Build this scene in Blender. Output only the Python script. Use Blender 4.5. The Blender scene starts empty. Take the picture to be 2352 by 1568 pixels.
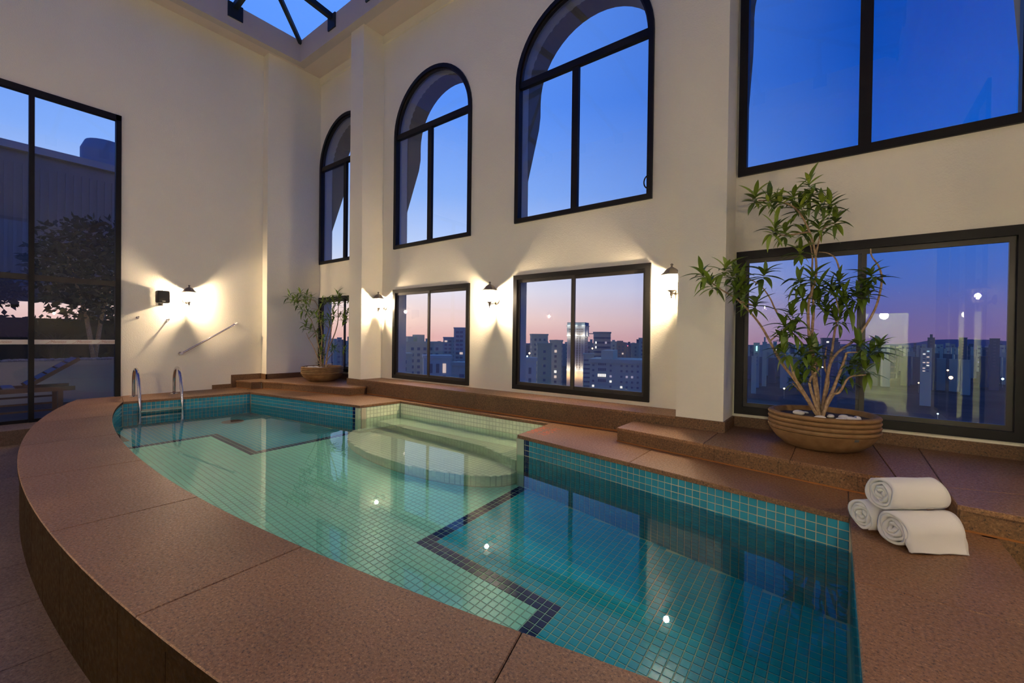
import bpy, bmesh, math, random
import numpy as np
from mathutils import Vector, Matrix
from mathutils.geometry import tessellate_polygon

random.seed(7)
scene = bpy.context.scene
COL = scene.collection

# ------------------------------------------------------------------ camera
FPX, CX, CY = 994.115, 1176.0, 784.0
_yaw, _pit, _rol = (math.radians(a) for a in (37.2124, -0.51989, 0.70742))
CAM = Vector((0, 0, 1.0))                       # one metre above the coping (z = 0)
_F = Vector((-math.sin(_yaw) * math.cos(_pit), math.cos(_yaw) * math.cos(_pit), math.sin(_pit)))
_r0 = Vector((math.cos(_yaw), math.sin(_yaw), 0)); _u0 = _r0.cross(_F)
_R = math.cos(_rol) * _r0 + math.sin(_rol) * _u0
_U = -math.sin(_rol) * _r0 + math.cos(_rol) * _u0
cd = bpy.data.cameras.new('camera'); cam = bpy.data.objects.new('camera', cd); COL.objects.link(cam)
cd.sensor_width = 36.0; cd.lens = FPX / 2352.0 * 36.0; cd.clip_start = 0.05; cd.clip_end = 6000
cam.matrix_world = Matrix(((_R.x, _U.x, -_F.x, CAM.x), (_R.y, _U.y, -_F.y, CAM.y), (_R.z, _U.z, -_F.z, CAM.z), (0, 0, 0, 1)))
scene.camera = cam

# ------------------------------------------------------------------ view
vs = scene.view_settings
vs.view_transform = 'Standard'; vs.look = 'None'; vs.gamma = 1.0; vs.use_curve_mapping = False
vs.exposure = 0.14
try:
    scene.cycles.max_bounces = 10; scene.cycles.diffuse_bounces = 7; scene.cycles.glossy_bounces = 5
    scene.cycles.transmission_bounces = 8; scene.cycles.transparent_max_bounces = 16
    scene.cycles.sample_clamp_indirect = 25.0; scene.cycles.blur_glossy = 0.5
except Exception:
    pass

def srgb(r, g, b):
    f = lambda c: ((c / 255) / 12.92) if c / 255 <= 0.04045 else (((c / 255) + 0.055) / 1.055) ** 2.4
    return (f(r), f(g), f(b), 1.0)

# ------------------------------------------------------------------ dusk sky
world = bpy.data.worlds.new('dusk_sky'); scene.world = world; world.use_nodes = True
nt = world.node_tree; nt.nodes.clear()
def N(nt, t, **k):
    n = nt.nodes.new(t)
    for a, b in k.items(): setattr(n, a, b)
    return n
def math_node(nt, op, a, b=None, clamp=False):
    n = N(nt, 'ShaderNodeMath', operation=op, use_clamp=clamp)
    for i, v in enumerate((a, b)):
        if v is None: continue
        if hasattr(v, 'is_linked'): nt.links.new(v, n.inputs[i])
        else: n.inputs[i].default_value = v
    return n.outputs[0]
def ramp(nt, fac, stops):
    r = N(nt, 'ShaderNodeValToRGB'); cr = r.color_ramp
    while len(cr.elements) < len(stops): cr.elements.new(0.5)
    for e, (p, c) in zip(cr.elements, stops): e.position = p; e.color = c
    nt.links.new(fac, r.inputs[0]); return r.outputs[0]
tc = N(nt, 'ShaderNodeTexCoord'); sep = N(nt, 'ShaderNodeSeparateXYZ'); nt.links.new(tc.outputs['Generated'], sep.inputs[0])
SUNSET_AZ = _yaw + math.radians(24)              # the sun went down left of the far corner
sx, sy = -math.sin(SUNSET_AZ), math.cos(SUNSET_AZ)
hx = math_node(nt, 'MULTIPLY', sep.outputs[0], sx); hy = math_node(nt, 'MULTIPLY', sep.outputs[1], sy)
dot = math_node(nt, 'ADD', hx, hy)
xx = math_node(nt, 'MULTIPLY', sep.outputs[0], sep.outputs[0]); yy = math_node(nt, 'MULTIPLY', sep.outputs[1], sep.outputs[1])
hl = math_node(nt, 'SQRT', math_node(nt, 'ADD', math_node(nt, 'ADD', xx, yy), 1e-5))
cosaz = math_node(nt, 'DIVIDE', dot, hl)
mr = N(nt, 'ShaderNodeMapRange', clamp=True); nt.links.new(cosaz, mr.inputs[0])
mr.inputs[1].default_value = 1.0; mr.inputs[2].default_value = 0.45; mr.inputs[3].default_value = 0.0; mr.inputs[4].default_value = 1.0
el = math_node(nt, 'MULTIPLY', math_node(nt, 'ARCSINE', sep.outputs[2]), 2 / math.pi)   # 0..1 = 0..90 deg
el = math_node(nt, 'MAXIMUM', el, 0.0)
D = 90.0
sunset = ramp(nt, el, [(0, srgb(236, 184, 178)), (2.2 / D, srgb(250, 214, 204)), (6 / D, srgb(240, 234, 244)), (11 / D, srgb(196, 216, 255)),
                       (18 / D, srgb(140, 182, 254)), (28 / D, srgb(96, 152, 252)), (42 / D, srgb(100, 155, 254)), (60 / D, srgb(48, 96, 205)), (1, srgb(14, 40, 118))])
away = ramp(nt, el, [(0, srgb(112, 92, 142)), (2.5 / D, srgb(100, 94, 156)), (6 / D, srgb(70, 100, 182)), (11 / D, srgb(38, 100, 198)),
                     (18 / D, srgb(8, 88, 196)), (28 / D, srgb(0, 72, 178)), (42 / D, srgb(2, 58, 155)), (60 / D, srgb(6, 46, 130)), (1, srgb(14, 40, 118))])
mx = N(nt, 'ShaderNodeMixRGB'); nt.links.new(mr.outputs[0], mx.inputs[0]); nt.links.new(sunset, mx.inputs[1]); nt.links.new(away, mx.inputs[2])
bg = N(nt, 'ShaderNodeBackground'); nt.links.new(mx.outputs[0], bg.inputs[0]); bg.inputs[1].default_value = 1.0
wo = N(nt, 'ShaderNodeOutputWorld'); nt.links.new(bg.outputs[0], wo.inputs[0])

LAMP_W = 335.0
LAMP_COL = (1.0, 0.76, 0.51)

# ------------------------------------------------------------------ picture <-> place helpers
def ray(x, y): return _F + _R * ((x - CX) / FPX) - _U * ((y - CY) / FPX)
def onZ(x, y, z): d = ray(x, y); return CAM + d * ((z - CAM.z) / d.z)
def onY(x, y, Y): d = ray(x, y); return CAM + d * (Y / d.y)
def onX(x, y, X): d = ray(x, y); return CAM + d * (X / d.x)
def at_depth(x, y, D_): return CAM + ray(x, y) * D_

# ------------------------------------------------------------------ materials
MATS = {}
def new_mat(name):
    m = bpy.data.materials.new(name); m.use_nodes = True; MATS[name] = m
    t = m.node_tree; b = t.nodes['Principled BSDF']; return m, t, b
def L(t, a, b): t.links.new(a, b)
def plain(name, col, rough=0.5, metal=0.0, spec=0.5, emit=None, estr=0.0, coat=0.0):
    m, t, b = new_mat(name)
    b.inputs['Base Color'].default_value = col; b.inputs['Roughness'].default_value = rough
    b.inputs['Metallic'].default_value = metal; b.inputs['Specular IOR Level'].default_value = spec
    b.inputs['Coat Weight'].default_value = coat
    if emit is not None:
        b.inputs['Emission Color'].default_value = emit; b.inputs['Emission Strength'].default_value = estr
    return m
def noise(t, scale, detail=3, rough=0.5, vec=None, coord='Object'):
    n = N(t, 'ShaderNodeTexNoise'); n.inputs['Scale'].default_value = scale; n.inputs['Detail'].default_value = detail
    n.inputs['Roughness'].default_value = rough
    if vec is None:
        g = N(t, 'ShaderNodeNewGeometry'); vec = g.outputs['Position']
    L(t, vec, n.inputs['Vector']); return n.outputs['Fac']
def bump(t, b, h, strength, dist):
    n = N(t, 'ShaderNodeBump'); n.inputs['Strength'].default_value = strength; n.inputs['Distance'].default_value = dist
    L(t, h, n.inputs['Height']); L(t, n.outputs[0], b.inputs['Normal'])

def stucco(name, c1, c2):
    m, t, b = new_mat(name)
    big = noise(t, 0.9, 4); c = ramp(t, big, [(0.3, c1), (0.7, c2)]); L(t, c, b.inputs['Base Color'])
    b.inputs['Roughness'].default_value = 0.92; b.inputs['Specular IOR Level'].default_value = 0.15
    bump(t, b, noise(t, 75, 2, 0.6), 0.55, 0.006); return m
def granite(name, dark, mid, light, scale=1.0, rough=0.48, tint=0.0):
    m, t, b = new_mat(name)
    f = noise(t, 95 * scale, 4, 0.85); c = ramp(t, f, [(0.38, dark), (0.46, mid), (0.55, mid), (0.64, light)])
    g = noise(t, 1.7, 3); gg = ramp(t, g, [(0.3, (0.78, 0.74, 0.7, 1)), (0.7, (1.12, 1.1, 1.08, 1))])
    oi = N(t, 'ShaderNodeObjectInfo'); rr = ramp(t, oi.outputs['Random'], [(0, (0.9, 0.89, 0.88, 1)), (1, (1.08, 1.08, 1.08, 1))])
    mu = N(t, 'ShaderNodeMixRGB', blend_type='MULTIPLY'); mu.inputs[0].default_value = 1; L(t, c, mu.inputs[1]); L(t, gg, mu.inputs[2])
    mu2 = N(t, 'ShaderNodeMixRGB', blend_type='MULTIPLY'); mu2.inputs[0].default_value = 1; L(t, mu.outputs[0], mu2.inputs[1]); L(t, rr, mu2.inputs[2])
    L(t, mu2.outputs[0], b.inputs['Base Color'])
    rg = ramp(t, noise(t, 60 * scale, 2), [(0.3, (rough - 0.12,) * 3 + (1,)), (0.7, (rough + 0.15,) * 3 + (1,))]); L(t, rg, b.inputs['Roughness'])
    bump(t, b, noise(t, 160 * scale, 2, 0.7), 0.35, 0.0025)
    return m
M_WALL = stucco('wall_plaster', (0.83, 0.785, 0.64, 1), (0.88, 0.835, 0.685, 1))
M_SOFFIT = plain('soffit_paint', (0.74, 0.65, 0.55, 1), 0.9)
M_CURB = plain('skylight_curb_paint', (0.60, 0.55, 0.49, 1), 0.9)
M_GRAN = granite('pink_granite', (0.035, 0.022, 0.015, 1), (0.225, 0.112, 0.047, 1), (0.42, 0.245, 0.122, 1))
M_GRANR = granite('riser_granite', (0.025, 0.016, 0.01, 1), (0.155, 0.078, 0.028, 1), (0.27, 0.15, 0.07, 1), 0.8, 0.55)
M_GRAND = granite('weathered_shaded_granite', (0.008, 0.0042, 0.0008, 1), (0.022, 0.0105, 0.0015, 1), (0.042, 0.021, 0.004, 1), 0.6, 0.75)  # shade of the pool's outer face is put into this dark colour
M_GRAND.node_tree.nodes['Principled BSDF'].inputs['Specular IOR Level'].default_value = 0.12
M_FLOOR = granite('floor_granite', (0.035, 0.025, 0.02, 1), (0.13, 0.085, 0.06, 1), (0.22, 0.155, 0.115, 1), 0.9, 0.5)
M_RUST = plain('rusty_joint', (0.30, 0.11, 0.02, 1), 0.8)
M_FRAME = plain('black_frame', (0.008, 0.0075, 0.007, 1), 0.45, spec=0.25)
M_SASH = plain('bronze_sash', (0.02, 0.016, 0.012, 1), 0.42)
M_STEEL = plain('polished_steel', (0.62, 0.60, 0.57, 1), 0.12, 1.0)
M_DARKSTEEL = plain('dark_steel', (0.012, 0.02, 0.026, 1), 0.6)
M_GROUT = plain('grout', (0.50, 0.46, 0.33, 1), 0.8)
M_GROUTG = plain('grout_green', (0.50, 0.58, 0.40, 1), 0.8)

def tile_mat(name, c, var=0.12, rough=0.12):
    m, t, b = new_mat(name)
    oi = N(t, 'ShaderNodeObjectInfo')
    g = N(t, 'ShaderNodeNewGeometry')
    wn = N(t, 'ShaderNodeTexWhiteNoise'); wn.noise_dimensions = '3D'
    sn = N(t, 'ShaderNodeVectorMath', operation='SNAP'); sn.inputs[1].default_value = (0.0541, 0.0541, 0.0541)
    L(t, g.outputs['Position'], sn.inputs[0]); L(t, sn.outputs[0], wn.inputs[0])
    nz = noise(t, 6, 3)
    mixf = math_node(t, 'ADD', math_node(t, 'MULTIPLY', oi.outputs['Random'], 0.4), math_node(t, 'MULTIPLY', nz, 0.6))
    lo = tuple(v * (1 - var * 1.6) for v in c[:3]) + (1,); hi = tuple(min(1, v * (1 + var)) for v in c[:3]) + (1,)
    L(t, ramp(t, mixf, [(0.25, lo), (0.75, hi)]), b.inputs['Base Color'])
    b.inputs['Roughness'].default_value = rough
    bump(t, b, noise(t, 25, 2), 0.12, 0.004)
    return m
M_TEAL = tile_mat('teal_tile', (0.035, 0.29, 0.40, 1))
M_NAVY = tile_mat('navy_tile', (0.005, 0.016, 0.09, 1), 0.4)
M_PALE = tile_mat('pale_green_tile', (0.80, 0.88, 0.64, 1), 0.06)
M_FPALE = tile_mat('pale_floor_tile', (0.42, 0.92, 0.72, 1), 0.06)
M_FTEAL = tile_mat('teal_floor_tile', (0.012, 0.52, 0.68, 1), 0.10)

def glass(name, tint=(1, 1, 1, 1), ior=1.5, rough=0.0, boost=1.0, dust=0.0):
    m = bpy.data.materials.new(name); m.use_nodes = True; t = m.node_tree; t.nodes.clear(); MATS[name] = m
    tr = N(t, 'ShaderNodeBsdfTransparent'); tr.inputs[0].default_value = tint
    gl = N(t, 'ShaderNodeBsdfGlossy'); gl.inputs['Roughness'].default_value = rough
    fr = N(t, 'ShaderNodeFresnel'); fr.inputs[0].default_value = ior
    f2 = math_node(t, 'MULTIPLY', fr.outputs[0], boost, clamp=True)
    ms = N(t, 'ShaderNodeMixShader'); L(t, f2, ms.inputs[0]); L(t, tr.outputs[0], ms.inputs[1]); L(t, gl.outputs[0], ms.inputs[2])
    if dust > 0:
        df = N(t, 'ShaderNodeBsdfDiffuse'); df.inputs[0].default_value = (.8, .78, .74, 1)
        m2 = N(t, 'ShaderNodeMixShader'); L(t, math_node(t, 'MULTIPLY', noise(t, 3.0, 4), dust * 2), m2.inputs[0]); L(t, ms.outputs[0], m2.inputs[1]); L(t, df.outputs[0], m2.inputs[2]); ms = m2
    o = N(t, 'ShaderNodeOutputMaterial'); L(t, ms.outputs[0], o.inputs[0]); return m
M_GLASS = glass('window_glass', (0.97, 0.98, 0.98, 1), 1.5, 0.0, 1.8, 0.022)
M_SKYGLASS = glass('skylight_glass', (0.9, 0.95, 1.0, 1), 1.3)
def seeded_glass():
    m = bpy.data.materials.new('lantern_glass'); m.use_nodes = True; t = m.node_tree; t.nodes.clear(); MATS['lantern_glass'] = m
    tr = N(t, 'ShaderNodeBsdfTransparent'); tl = N(t, 'ShaderNodeBsdfTranslucent'); tl.inputs[0].default_value = (.9, .88, .84, 1)
    ms = N(t, 'ShaderNodeMixShader'); ms.inputs[0].default_value = 0.045; L(t, tr.outputs[0], ms.inputs[1]); L(t, tl.outputs[0], ms.inputs[2])
    o = N(t, 'ShaderNodeOutputMaterial'); L(t, ms.outputs[0], o.inputs[0]); return m
M_LAMPGLASS = seeded_glass()

def water_mat():
    m = bpy.data.materials.new('pool_water'); m.use_nodes = True; t = m.node_tree; t.nodes.clear(); MATS['pool_water'] = m
    g = N(t, 'ShaderNodeBsdfGlass'); g.inputs['IOR'].default_value = 1.33; g.inputs['Roughness'].default_value = 0.0
    g.inputs[0].default_value = (0.90, 1.0, 0.995, 1)
    bp = N(t, 'ShaderNodeBump'); bp.inputs['Strength'].default_value = 0.02; bp.inputs['Distance'].default_value = 0.02
    L(t, noise(t, 2.2, 2), bp.inputs['Height']); L(t, bp.outputs[0], g.inputs['Normal'])
    o = N(t, 'ShaderNodeOutputMaterial'); L(t, g.outputs[0], o.inputs[0]); return m
M_WATER = water_mat()

# ------------------------------------------------------------------ mesh builder
class MB:
    def __init__(s): s.v = []; s.f = []
    def add(s, vs_, fs):
        o = len(s.v); s.v.extend([tuple(p) for p in vs_]); s.f.extend([tuple(i + o for i in f) for f in fs]); return s
    def box(s, x0, x1, y0, y1, z0, z1):
        return s.add([(x0, y0, z0), (x1, y0, z0), (x1, y1, z0), (x0, y1, z0), (x0, y0, z1), (x1, y0, z1), (x1, y1, z1), (x0, y1, z1)],
                     [(3, 2, 1, 0), (4, 5, 6, 7), (0, 1, 5, 4), (1, 2, 6, 5), (2, 3, 7, 6), (3, 0, 4, 7)])
    def cbox(s, x0, x1, y0, y1, z0, z1, c=0.01):
        # box with chamfered vertical edges and top
        p = [(x0 + c, y0), (x1 - c, y0), (x1, y0 + c), (x1, y1 - c), (x1 - c, y1), (x0 + c, y1), (x0, y1 - c), (x0, y0 + c)]
        cx, cy = (x0 + x1) / 2, (y0 + y1) / 2
        q = [(cx + (a - cx) * (1 - 2 * c / (x1 - x0)), cy + (b - cy) * (1 - 2 * c / (y1 - y0))) for a, b in p]
        return s.loft([[(a, b, z0) for a, b in p], [(a, b, z1 - c) for a, b in p], [(a, b, z1) for a, b in q]], True, True)
    def prism(s, poly, z0, z1, chamfer=0.0):
        n = len(poly)
        area = sum(poly[i][0] * poly[(i + 1) % n][1] - poly[(i + 1) % n][0] * poly[i][1] for i in range(n))
        if area < 0: poly = poly[::-1]
        rings = [[(x, y, z0) for x, y in poly]]
        if chamfer > 0:
            ins = inset(poly, chamfer)
            rings += [[(x, y, z1 - chamfer) for x, y in poly], [(x, y, z1) for x, y in ins]]
        else: rings += [[(x, y, z1) for x, y in poly]]
        vs_ = [p for r in rings for p in r]; fs = []
        for k in range(len(rings) - 1):
            for i in range(n):
                j = (i + 1) % n; fs.append((k * n + i, k * n + j, (k + 1) * n + j, (k + 1) * n + i))
        tri = tessellate_polygon([[Vector(p) for p in rings[-1]]])
        o = (len(rings) - 1) * n
        for a, b, c in tri:
            pa, pb, pc = rings[-1][a], rings[-1][b], rings[-1][c]
            cr = (pb[0] - pa[0]) * (pc[1] - pa[1]) - (pc[0] - pa[0]) * (pb[1] - pa[1])
            if cr < 0: b, c = c, b
            fs.append((o + a, o + b, o + c)); fs.append((a, c, b))
        return s.add(vs_, fs)
    def strip(s, pa, pb, z0, z1):
        # upright slab between two matching plan curves
        for k in range(len(pa) - 1):
            a, b, c, d = pa[k], pa[k + 1], pb[k + 1], pb[k]
            s.add([(*a, z0), (*b, z0), (*c, z0), (*d, z0), (*a, z1), (*b, z1), (*c, z1), (*d, z1)],
                  [(3, 2, 1, 0), (4, 5, 6, 7), (0, 1, 5, 4), (1, 2, 6, 5), (2, 3, 7, 6), (3, 0, 4, 7)])
        return s
    def loft(s, rings, cap0=False, cap1=False, closed=True):
        n = len(rings[0]); vs_ = [p for r in rings for p in r]; fs = []
        for k in range(len(rings) - 1):
            for i in range(n if closed else n - 1):
                j = (i + 1) % n; fs.append((k * n + i, k * n + j, (k + 1) * n + j, (k + 1) * n + i))
        if cap0: fs.append(tuple(range(n - 1, -1, -1)))
        if cap1: fs.append(tuple((len(rings) - 1) * n + i for i in range(n)))
        return s.add(vs_, fs)
    def tube(s, pts, r, n=8, cap=True):
        pts = [Vector(p) for p in pts]; rs = r if isinstance(r, (list, tuple)) else [r] * len(pts)
        rings = []; up = None
        for i, p in enumerate(pts):
            d = (pts[min(i + 1, len(pts) - 1)] - pts[max(i - 1, 0)]).normalized()
            if up is None:
                up = Vector((0, 0, 1)) if abs(d.z) < 0.9 else Vector((1, 0, 0))
            a = d.cross(up).normalized(); b = a.cross(d).normalized(); up = b
            rings.append([tuple(p + a * math.cos(2 * math.pi * k / n) * rs[i] + b * math.sin(2 * math.pi * k / n) * rs[i]) for k in range(n)])
        for rg in rings: rg.reverse()
        return s.loft(rings, cap, cap)
    def lathe(s, prof, n=24, c=(0, 0, 0), cap0=False, cap1=False, sx=1, sy=1, rot=0):
        rings = [[(c[0] + r * sx * math.cos(2 * math.pi * k / n + rot), c[1] + r * sy * math.sin(2 * math.pi * k / n + rot), c[2] + z) for k in range(n)] for r, z in prof]
        return s.loft(rings, cap0, cap1)
    def sphere(s, c, r, n=12, m=8, sz=1.0):
        return s.lathe([(max(1e-4, r * math.sin(math.pi * i / m)), -r * sz * math.cos(math.pi * i / m)) for i in range(m + 1)], n, c)
    def build(s, name, mat, parent=None, smooth=False, kind=None, loc=None):
        me = bpy.data.meshes.new(name); me.from_pydata(s.v, [], s.f); me.update()
        if mat: me.materials.append(mat)
        if smooth:
            me.polygons.foreach_set('use_smooth', [True] * len(me.polygons))
            if smooth != 'full':
                try: me.set_sharp_from_angle(angle=math.radians(40))
                except Exception: pass
        o = bpy.data.objects.new(name, me); COL.objects.link(o)
        if parent: o.parent = parent
        if loc: o.location = loc
        if kind: o['kind'] = kind
        return o
def inset(poly, d):
    n = len(poly); out = []
    for i in range(n):
        p0, p1, p2 = Vector(poly[i - 1]), Vector(poly[i]), Vector(poly[(i + 1) % n])
        a = (p1 - p0).normalized(); b = (p2 - p1).normalized()
        na = Vector((-a.y, a.x)); nb = Vector((-b.y, b.x))
        m = na + nb
        if m.length < 1e-6: m = na
        m.normalize(); k = max(0.3, m.dot(na)); q = p1 + m * (d / k); out.append((q.x, q.y))
    return out
def empty(name, loc=(0, 0, 0), rz=0.0, label=None, cat=None, group=None, kind=None):
    o = bpy.data.objects.new(name, None); COL.objects.link(o); o.location = loc; o.rotation_euler = (0, 0, rz)
    o.empty_display_size = 0.1
    return tag(o, label, cat, group, kind)
def tag(o, label=None, cat=None, group=None, kind=None):
    if label: o['label'] = label
    if cat: o['category'] = cat
    if group: o['group'] = group
    if kind: o['kind'] = kind
    return o
def copy_tree(o, parent=None):
    c = o.copy(); COL.objects.link(c); c.parent = parent
    for ch in list(o.children): copy_tree(ch, c)
    return c
def share(src, parent, loc=None, mat=None):
    c = src.copy(); COL.objects.link(c); c.parent = parent
    if loc is not None: c.location = loc
    return c

def wall_mesh(mb, outer, holes, to3, thick):
    """outer/holes: lists of 2D points; to3(u, v, d) -> 3D, d = 0 the room side, d = thick the far side"""
    loops = [outer] + holes
    pts = [p for l in loops for p in l]
    tri = tessellate_polygon([[Vector((a, b, 0)) for a, b in l] for l in loops])
    n = len(pts)
    vs_ = [to3(a, b, 0) for a, b in pts] + [to3(a, b, thick) for a, b in pts]; fs = []
    for t in tri: fs.append(tuple(t)); fs.append(tuple(i + n for i in reversed(t)))
    o = 0
    for l in loops:
        m = len(l)
        for i in range(m): j = (i + 1) % m; fs.append((o + i, o + j, n + o + j, n + o + i))
        o += m
    mb.add(vs_, fs)
def fix_normals(o):
    bm = bmesh.new(); bm.from_mesh(o.data); bmesh.ops.recalc_face_normals(bm, faces=bm.faces); bm.to_mesh(o.data); bm.free()
    return o

# ------------------------------------------------------------------ main dimensions (metres)
YW = 4.86            # inner face of the long window wall
XL, XR = -9.05, 1.48 # left and right walls
YF = -2.4            # wall behind the camera
YC = 4.43            # front of the columns on the window wall
ZF = -0.46           # deck
ZP = 0.135           # raised plant platforms
ZC = 6.42            # soffit
ZWAT = -0.20
ZBOT = -1.10

# ================================================================== SHELL
WINS = {  # x0, x1, low z0, z1, upper z0, spring z, mullion x
    'D': (-8.84, -6.99, 0.28, 1.79, 2.49, 4.50, -7.92),
    'A': (-6.34, -4.50, 0.26, 1.82, 2.535, 4.50, -5.44),
    'B': (-3.66, -1.72, 0.285, 1.865, 2.59, 4.50, -2.73),
    'C': (-0.847, 1.115, 0.265, 1.885, 2.64, 4.55, 0.14)}
def rect(x0, x1, z0, z1): return [(x0, z0), (x1, z0), (x1, z1), (x0, z1)]
def arch(x0, x1, z0, zs, n=28, d=0.0):
    c = (x0 + x1) / 2; r = (x1 - x0) / 2 - d
    return [(x0 + d, z0 + d), (x1 - d, z0 + d)] + [(c + r * math.cos(math.pi * i / n), zs + r * math.sin(math.pi * i / n)) for i in range(n + 1)]
IN = 0.035                                     # the frame covers the plaster edge by this much
holes = []
for k, (x0, x1, a, b, c, zs, mx_) in WINS.items():
    holes.append(rect(x0 + IN, x1 - IN, a + IN, b - IN)); holes.append(arch(x0, x1, c, zs, 28, IN))
mb = MB(); wall_mesh(mb, rect(-9.4, 3.2, ZF - 0.2, 7.0), holes, lambda u, v, d: (u, YW + d, v), 0.25)
wall_back = fix_normals(mb.build('wall_back', M_WALL, kind='structure'))

# columns on the window wall and pilasters on the end walls
for i, (x0, x1) in enumerate(((-7.06, -6.68), (-1.30, -0.867))):
    MB().box(x0, x1, YC, YW + 0.01, ZF, ZC + 0.02).build('wall_column_%d' % (i + 1), M_WALL, kind='structure')
for i, (x0, x1) in enumerate(((XL - 0.02, -8.85), (1.12, XR + 0.02))):
    MB().box(x0, x1, (3.80, 4.40)[i], YW + 0.01, ZF, ZC + 0.02).build('wall_pilaster_%d' % (i + 1), M_WALL, kind='structure')

DY0, DY1, DZ0, DZ1 = -1.75, 1.69, -0.27, 4.38      # glazed opening in each end wall
for nm, X, s in (('wall_left', XL, -1), ('wall_right', XR, 1)):
    mb = MB()
    wall_mesh(mb, rect(YF - 0.2, YW + 0.25, ZF - 0.2, 7.0), [rect(DY0, DY1, DZ0, DZ1)], lambda u, v, d, X=X, s=s: (X + s * d, u, v), 0.22)
    fix_normals(mb.build(nm, M_WALL, kind='structure'))
mb = MB(); wall_mesh(mb, rect(XL - 0.2, XR + 0.2, ZF - 0.2, 7.0), [rect(0.42, 1.12, ZF, 1.62)], lambda u, v, d: (u, YF - d, v), 0.2)
fix_normals(mb.build('wall_front', M_WALL, kind='structure'))

# soffit with the skylight opening, curb above it
OX0, OX1, OY0, OY1, ZK = -8.64, 0.82, -1.9, 4.31, 6.836
mb = MB(); wall_mesh(mb, rect(XL - 0.2, XR + 0.2, YF - 0.2, YW + 0.2), [rect(OX0, OX1, OY0, OY1)], lambda u, v, d: (u, v, ZC + d), 0.12)
fix_normals(mb.build('ceiling', M_SOFFIT, kind='structure'))
mb = MB(); wall_mesh(mb, rect(OX0 - 0.15, OX1 + 0.15, OY0 - 0.15, OY1 + 0.15), [rect(OX0 + .006, OX1 - .006, OY0 + .006, OY1 - .006)], lambda u, v, d: (u, v, ZC - 0.002 + d), ZK - ZC)
curb = fix_normals(mb.build('ceiling_curb', M_CURB, kind='structure'))
M_STAIN = plain('drip_stain', (0.06, 0.045, 0.035, 1), 0.9)
rng = random.Random(3)
def drip(x, y, nx, ny, z1, z0, w):
    t = Vector((-ny, nx)); mb = MB()
    a = Vector((x, y)) + Vector((nx, ny)) * 0.002
    p, q = a - t * w / 2, a + t * w / 2
    mb.add([(p.x, p.y, z1), (q.x, q.y, z1), (q.x - t.x * w * .2, q.y - t.y * w * .2, z0), (p.x + t.x * w * .2, p.y + t.y * w * .2, z0)], [(0, 1, 2, 3)])
    mb.build('drip_stain', M_STAIN, curb)

MB().box(XL, XR, YW - 0.035, YW + .01, 6.27, ZC + .01).build('trim_2', M_WALL, kind='structure')
# glazed hip roof
sky_roof = empty('skylight', ((OX0 + OX1) / 2, (OY0 + OY1) / 2, ZK), 0, 'hipped glass roof with dark steel rafters above the pool', 'skylight')
hw = (OY1 - OY0) / 2; SL = 0.13; yc = (OY0 + OY1) / 2; zr = ZK + hw * SL
def LP(p): return (p[0] - (OX0 + OX1) / 2, p[1] - yc, p[2] - ZK)
R0, R1 = (OX0 + hw, yc, zr), (OX1 - hw, yc, zr)
c00, c10, c11, c01 = (OX0, OY0, ZK), (OX1, OY0, ZK), (OX1, OY1, ZK), (OX0, OY1, ZK)
for poly in ((c00, R0, R1, c10), (c10, R1, c11), (c11, R1, R0, c01), (c01, R0, c00)):
    mb = MB(); mb.add([LP(p) for p in poly], [tuple(range(len(poly)))]); o = mb.build('pane', M_SKYGLASS, sky_roof)
    if o.data.polygons[0].normal.z > 0: o.data.flip_normals()
def bar(p, q, w=0.085, h=0.09, name='rafter', parent=sky_roof, mat=M_DARKSTEEL):
    p, q = Vector(LP(p)), Vector(LP(q)); d = (q - p).normalized(); a = d.cross(Vector((0, 0, 1))).normalized() * w / 2; b = a.cross(d).normalized() * h
    if b.z > 0: b = -b
    mb = MB(); mb.loft([[p - a, p + a, p + a + b, p - a + b], [q - a, q + a, q + a + b, q - a + b]], True, True); return fix_normals(mb.build(name, mat, parent))
bar(R0, R1, name='ridge_beam')
for c, r in ((c00, R0), (c10, R1), (c11, R1), (c01, R0)): bar(c, r, 0.06, 0.08, 'hip_rafter')
xs = [OX0 + 1.17 * k for k in range(1, 8)]
for x in xs:
    for y0, sgn in ((OY1, -1), (OY0, 1)):
        d = min(hw, x - OX0, OX1 - x)
        bar((x, y0, ZK), (x, y0 + sgn * d, ZK + d * SL))
        mbp = MB().box(-0.12, 0.12, -0.012, 0.012, -0.26, 0.0); o = mbp.build('bracket_plate', M_DARKSTEEL, sky_roof); o.location = LP((x, y0 + sgn * 0.02, ZK))
        if y0 == OY1:
            for k in range(4): drip(x + rng.uniform(-.11, .11), OY1, 0, -1, ZK - 0.25, ZK - 0.25 - rng.uniform(.05, .16), rng.uniform(.004, .012))
for k in range(1, 6):
    y = OY1 - 1.17 * k
    if y < OY0 + 0.3: break
    for x0, sgn in ((OX0, 1), (OX1, -1)):
        d = min(hw, OY1 - y, y - OY0)
        bar((x0, y, ZK), (x0 + sgn * d, y, ZK + d * SL))
        mbp = MB().box(-0.012, 0.012, -0.12, 0.12, -0.26, 0.0); o = mbp.build('bracket_plate', M_DARKSTEEL, sky_roof); o.location = LP((x0 + sgn * 0.02, y, ZK))
        if x0 == OX0:
            for w in (-.115, -.06, .0, .055, .08, .11): drip(OX0, y + w, 1, 0, ZK - 0.25, ZK - 0.25 - rng.uniform(.06, .16), rng.uniform(.004, .012))
for k in range(5): drip(OX0, OY1 - 0.03 - 0.028 * k, 1, 0, ZK, ZC + 0.02 + 0.02 * k, 0.007); drip(OX0 + 0.03 + 0.03 * k, OY1, 0, -1, ZK, ZC + 0.03 + .03 * k, 0.006)

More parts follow.
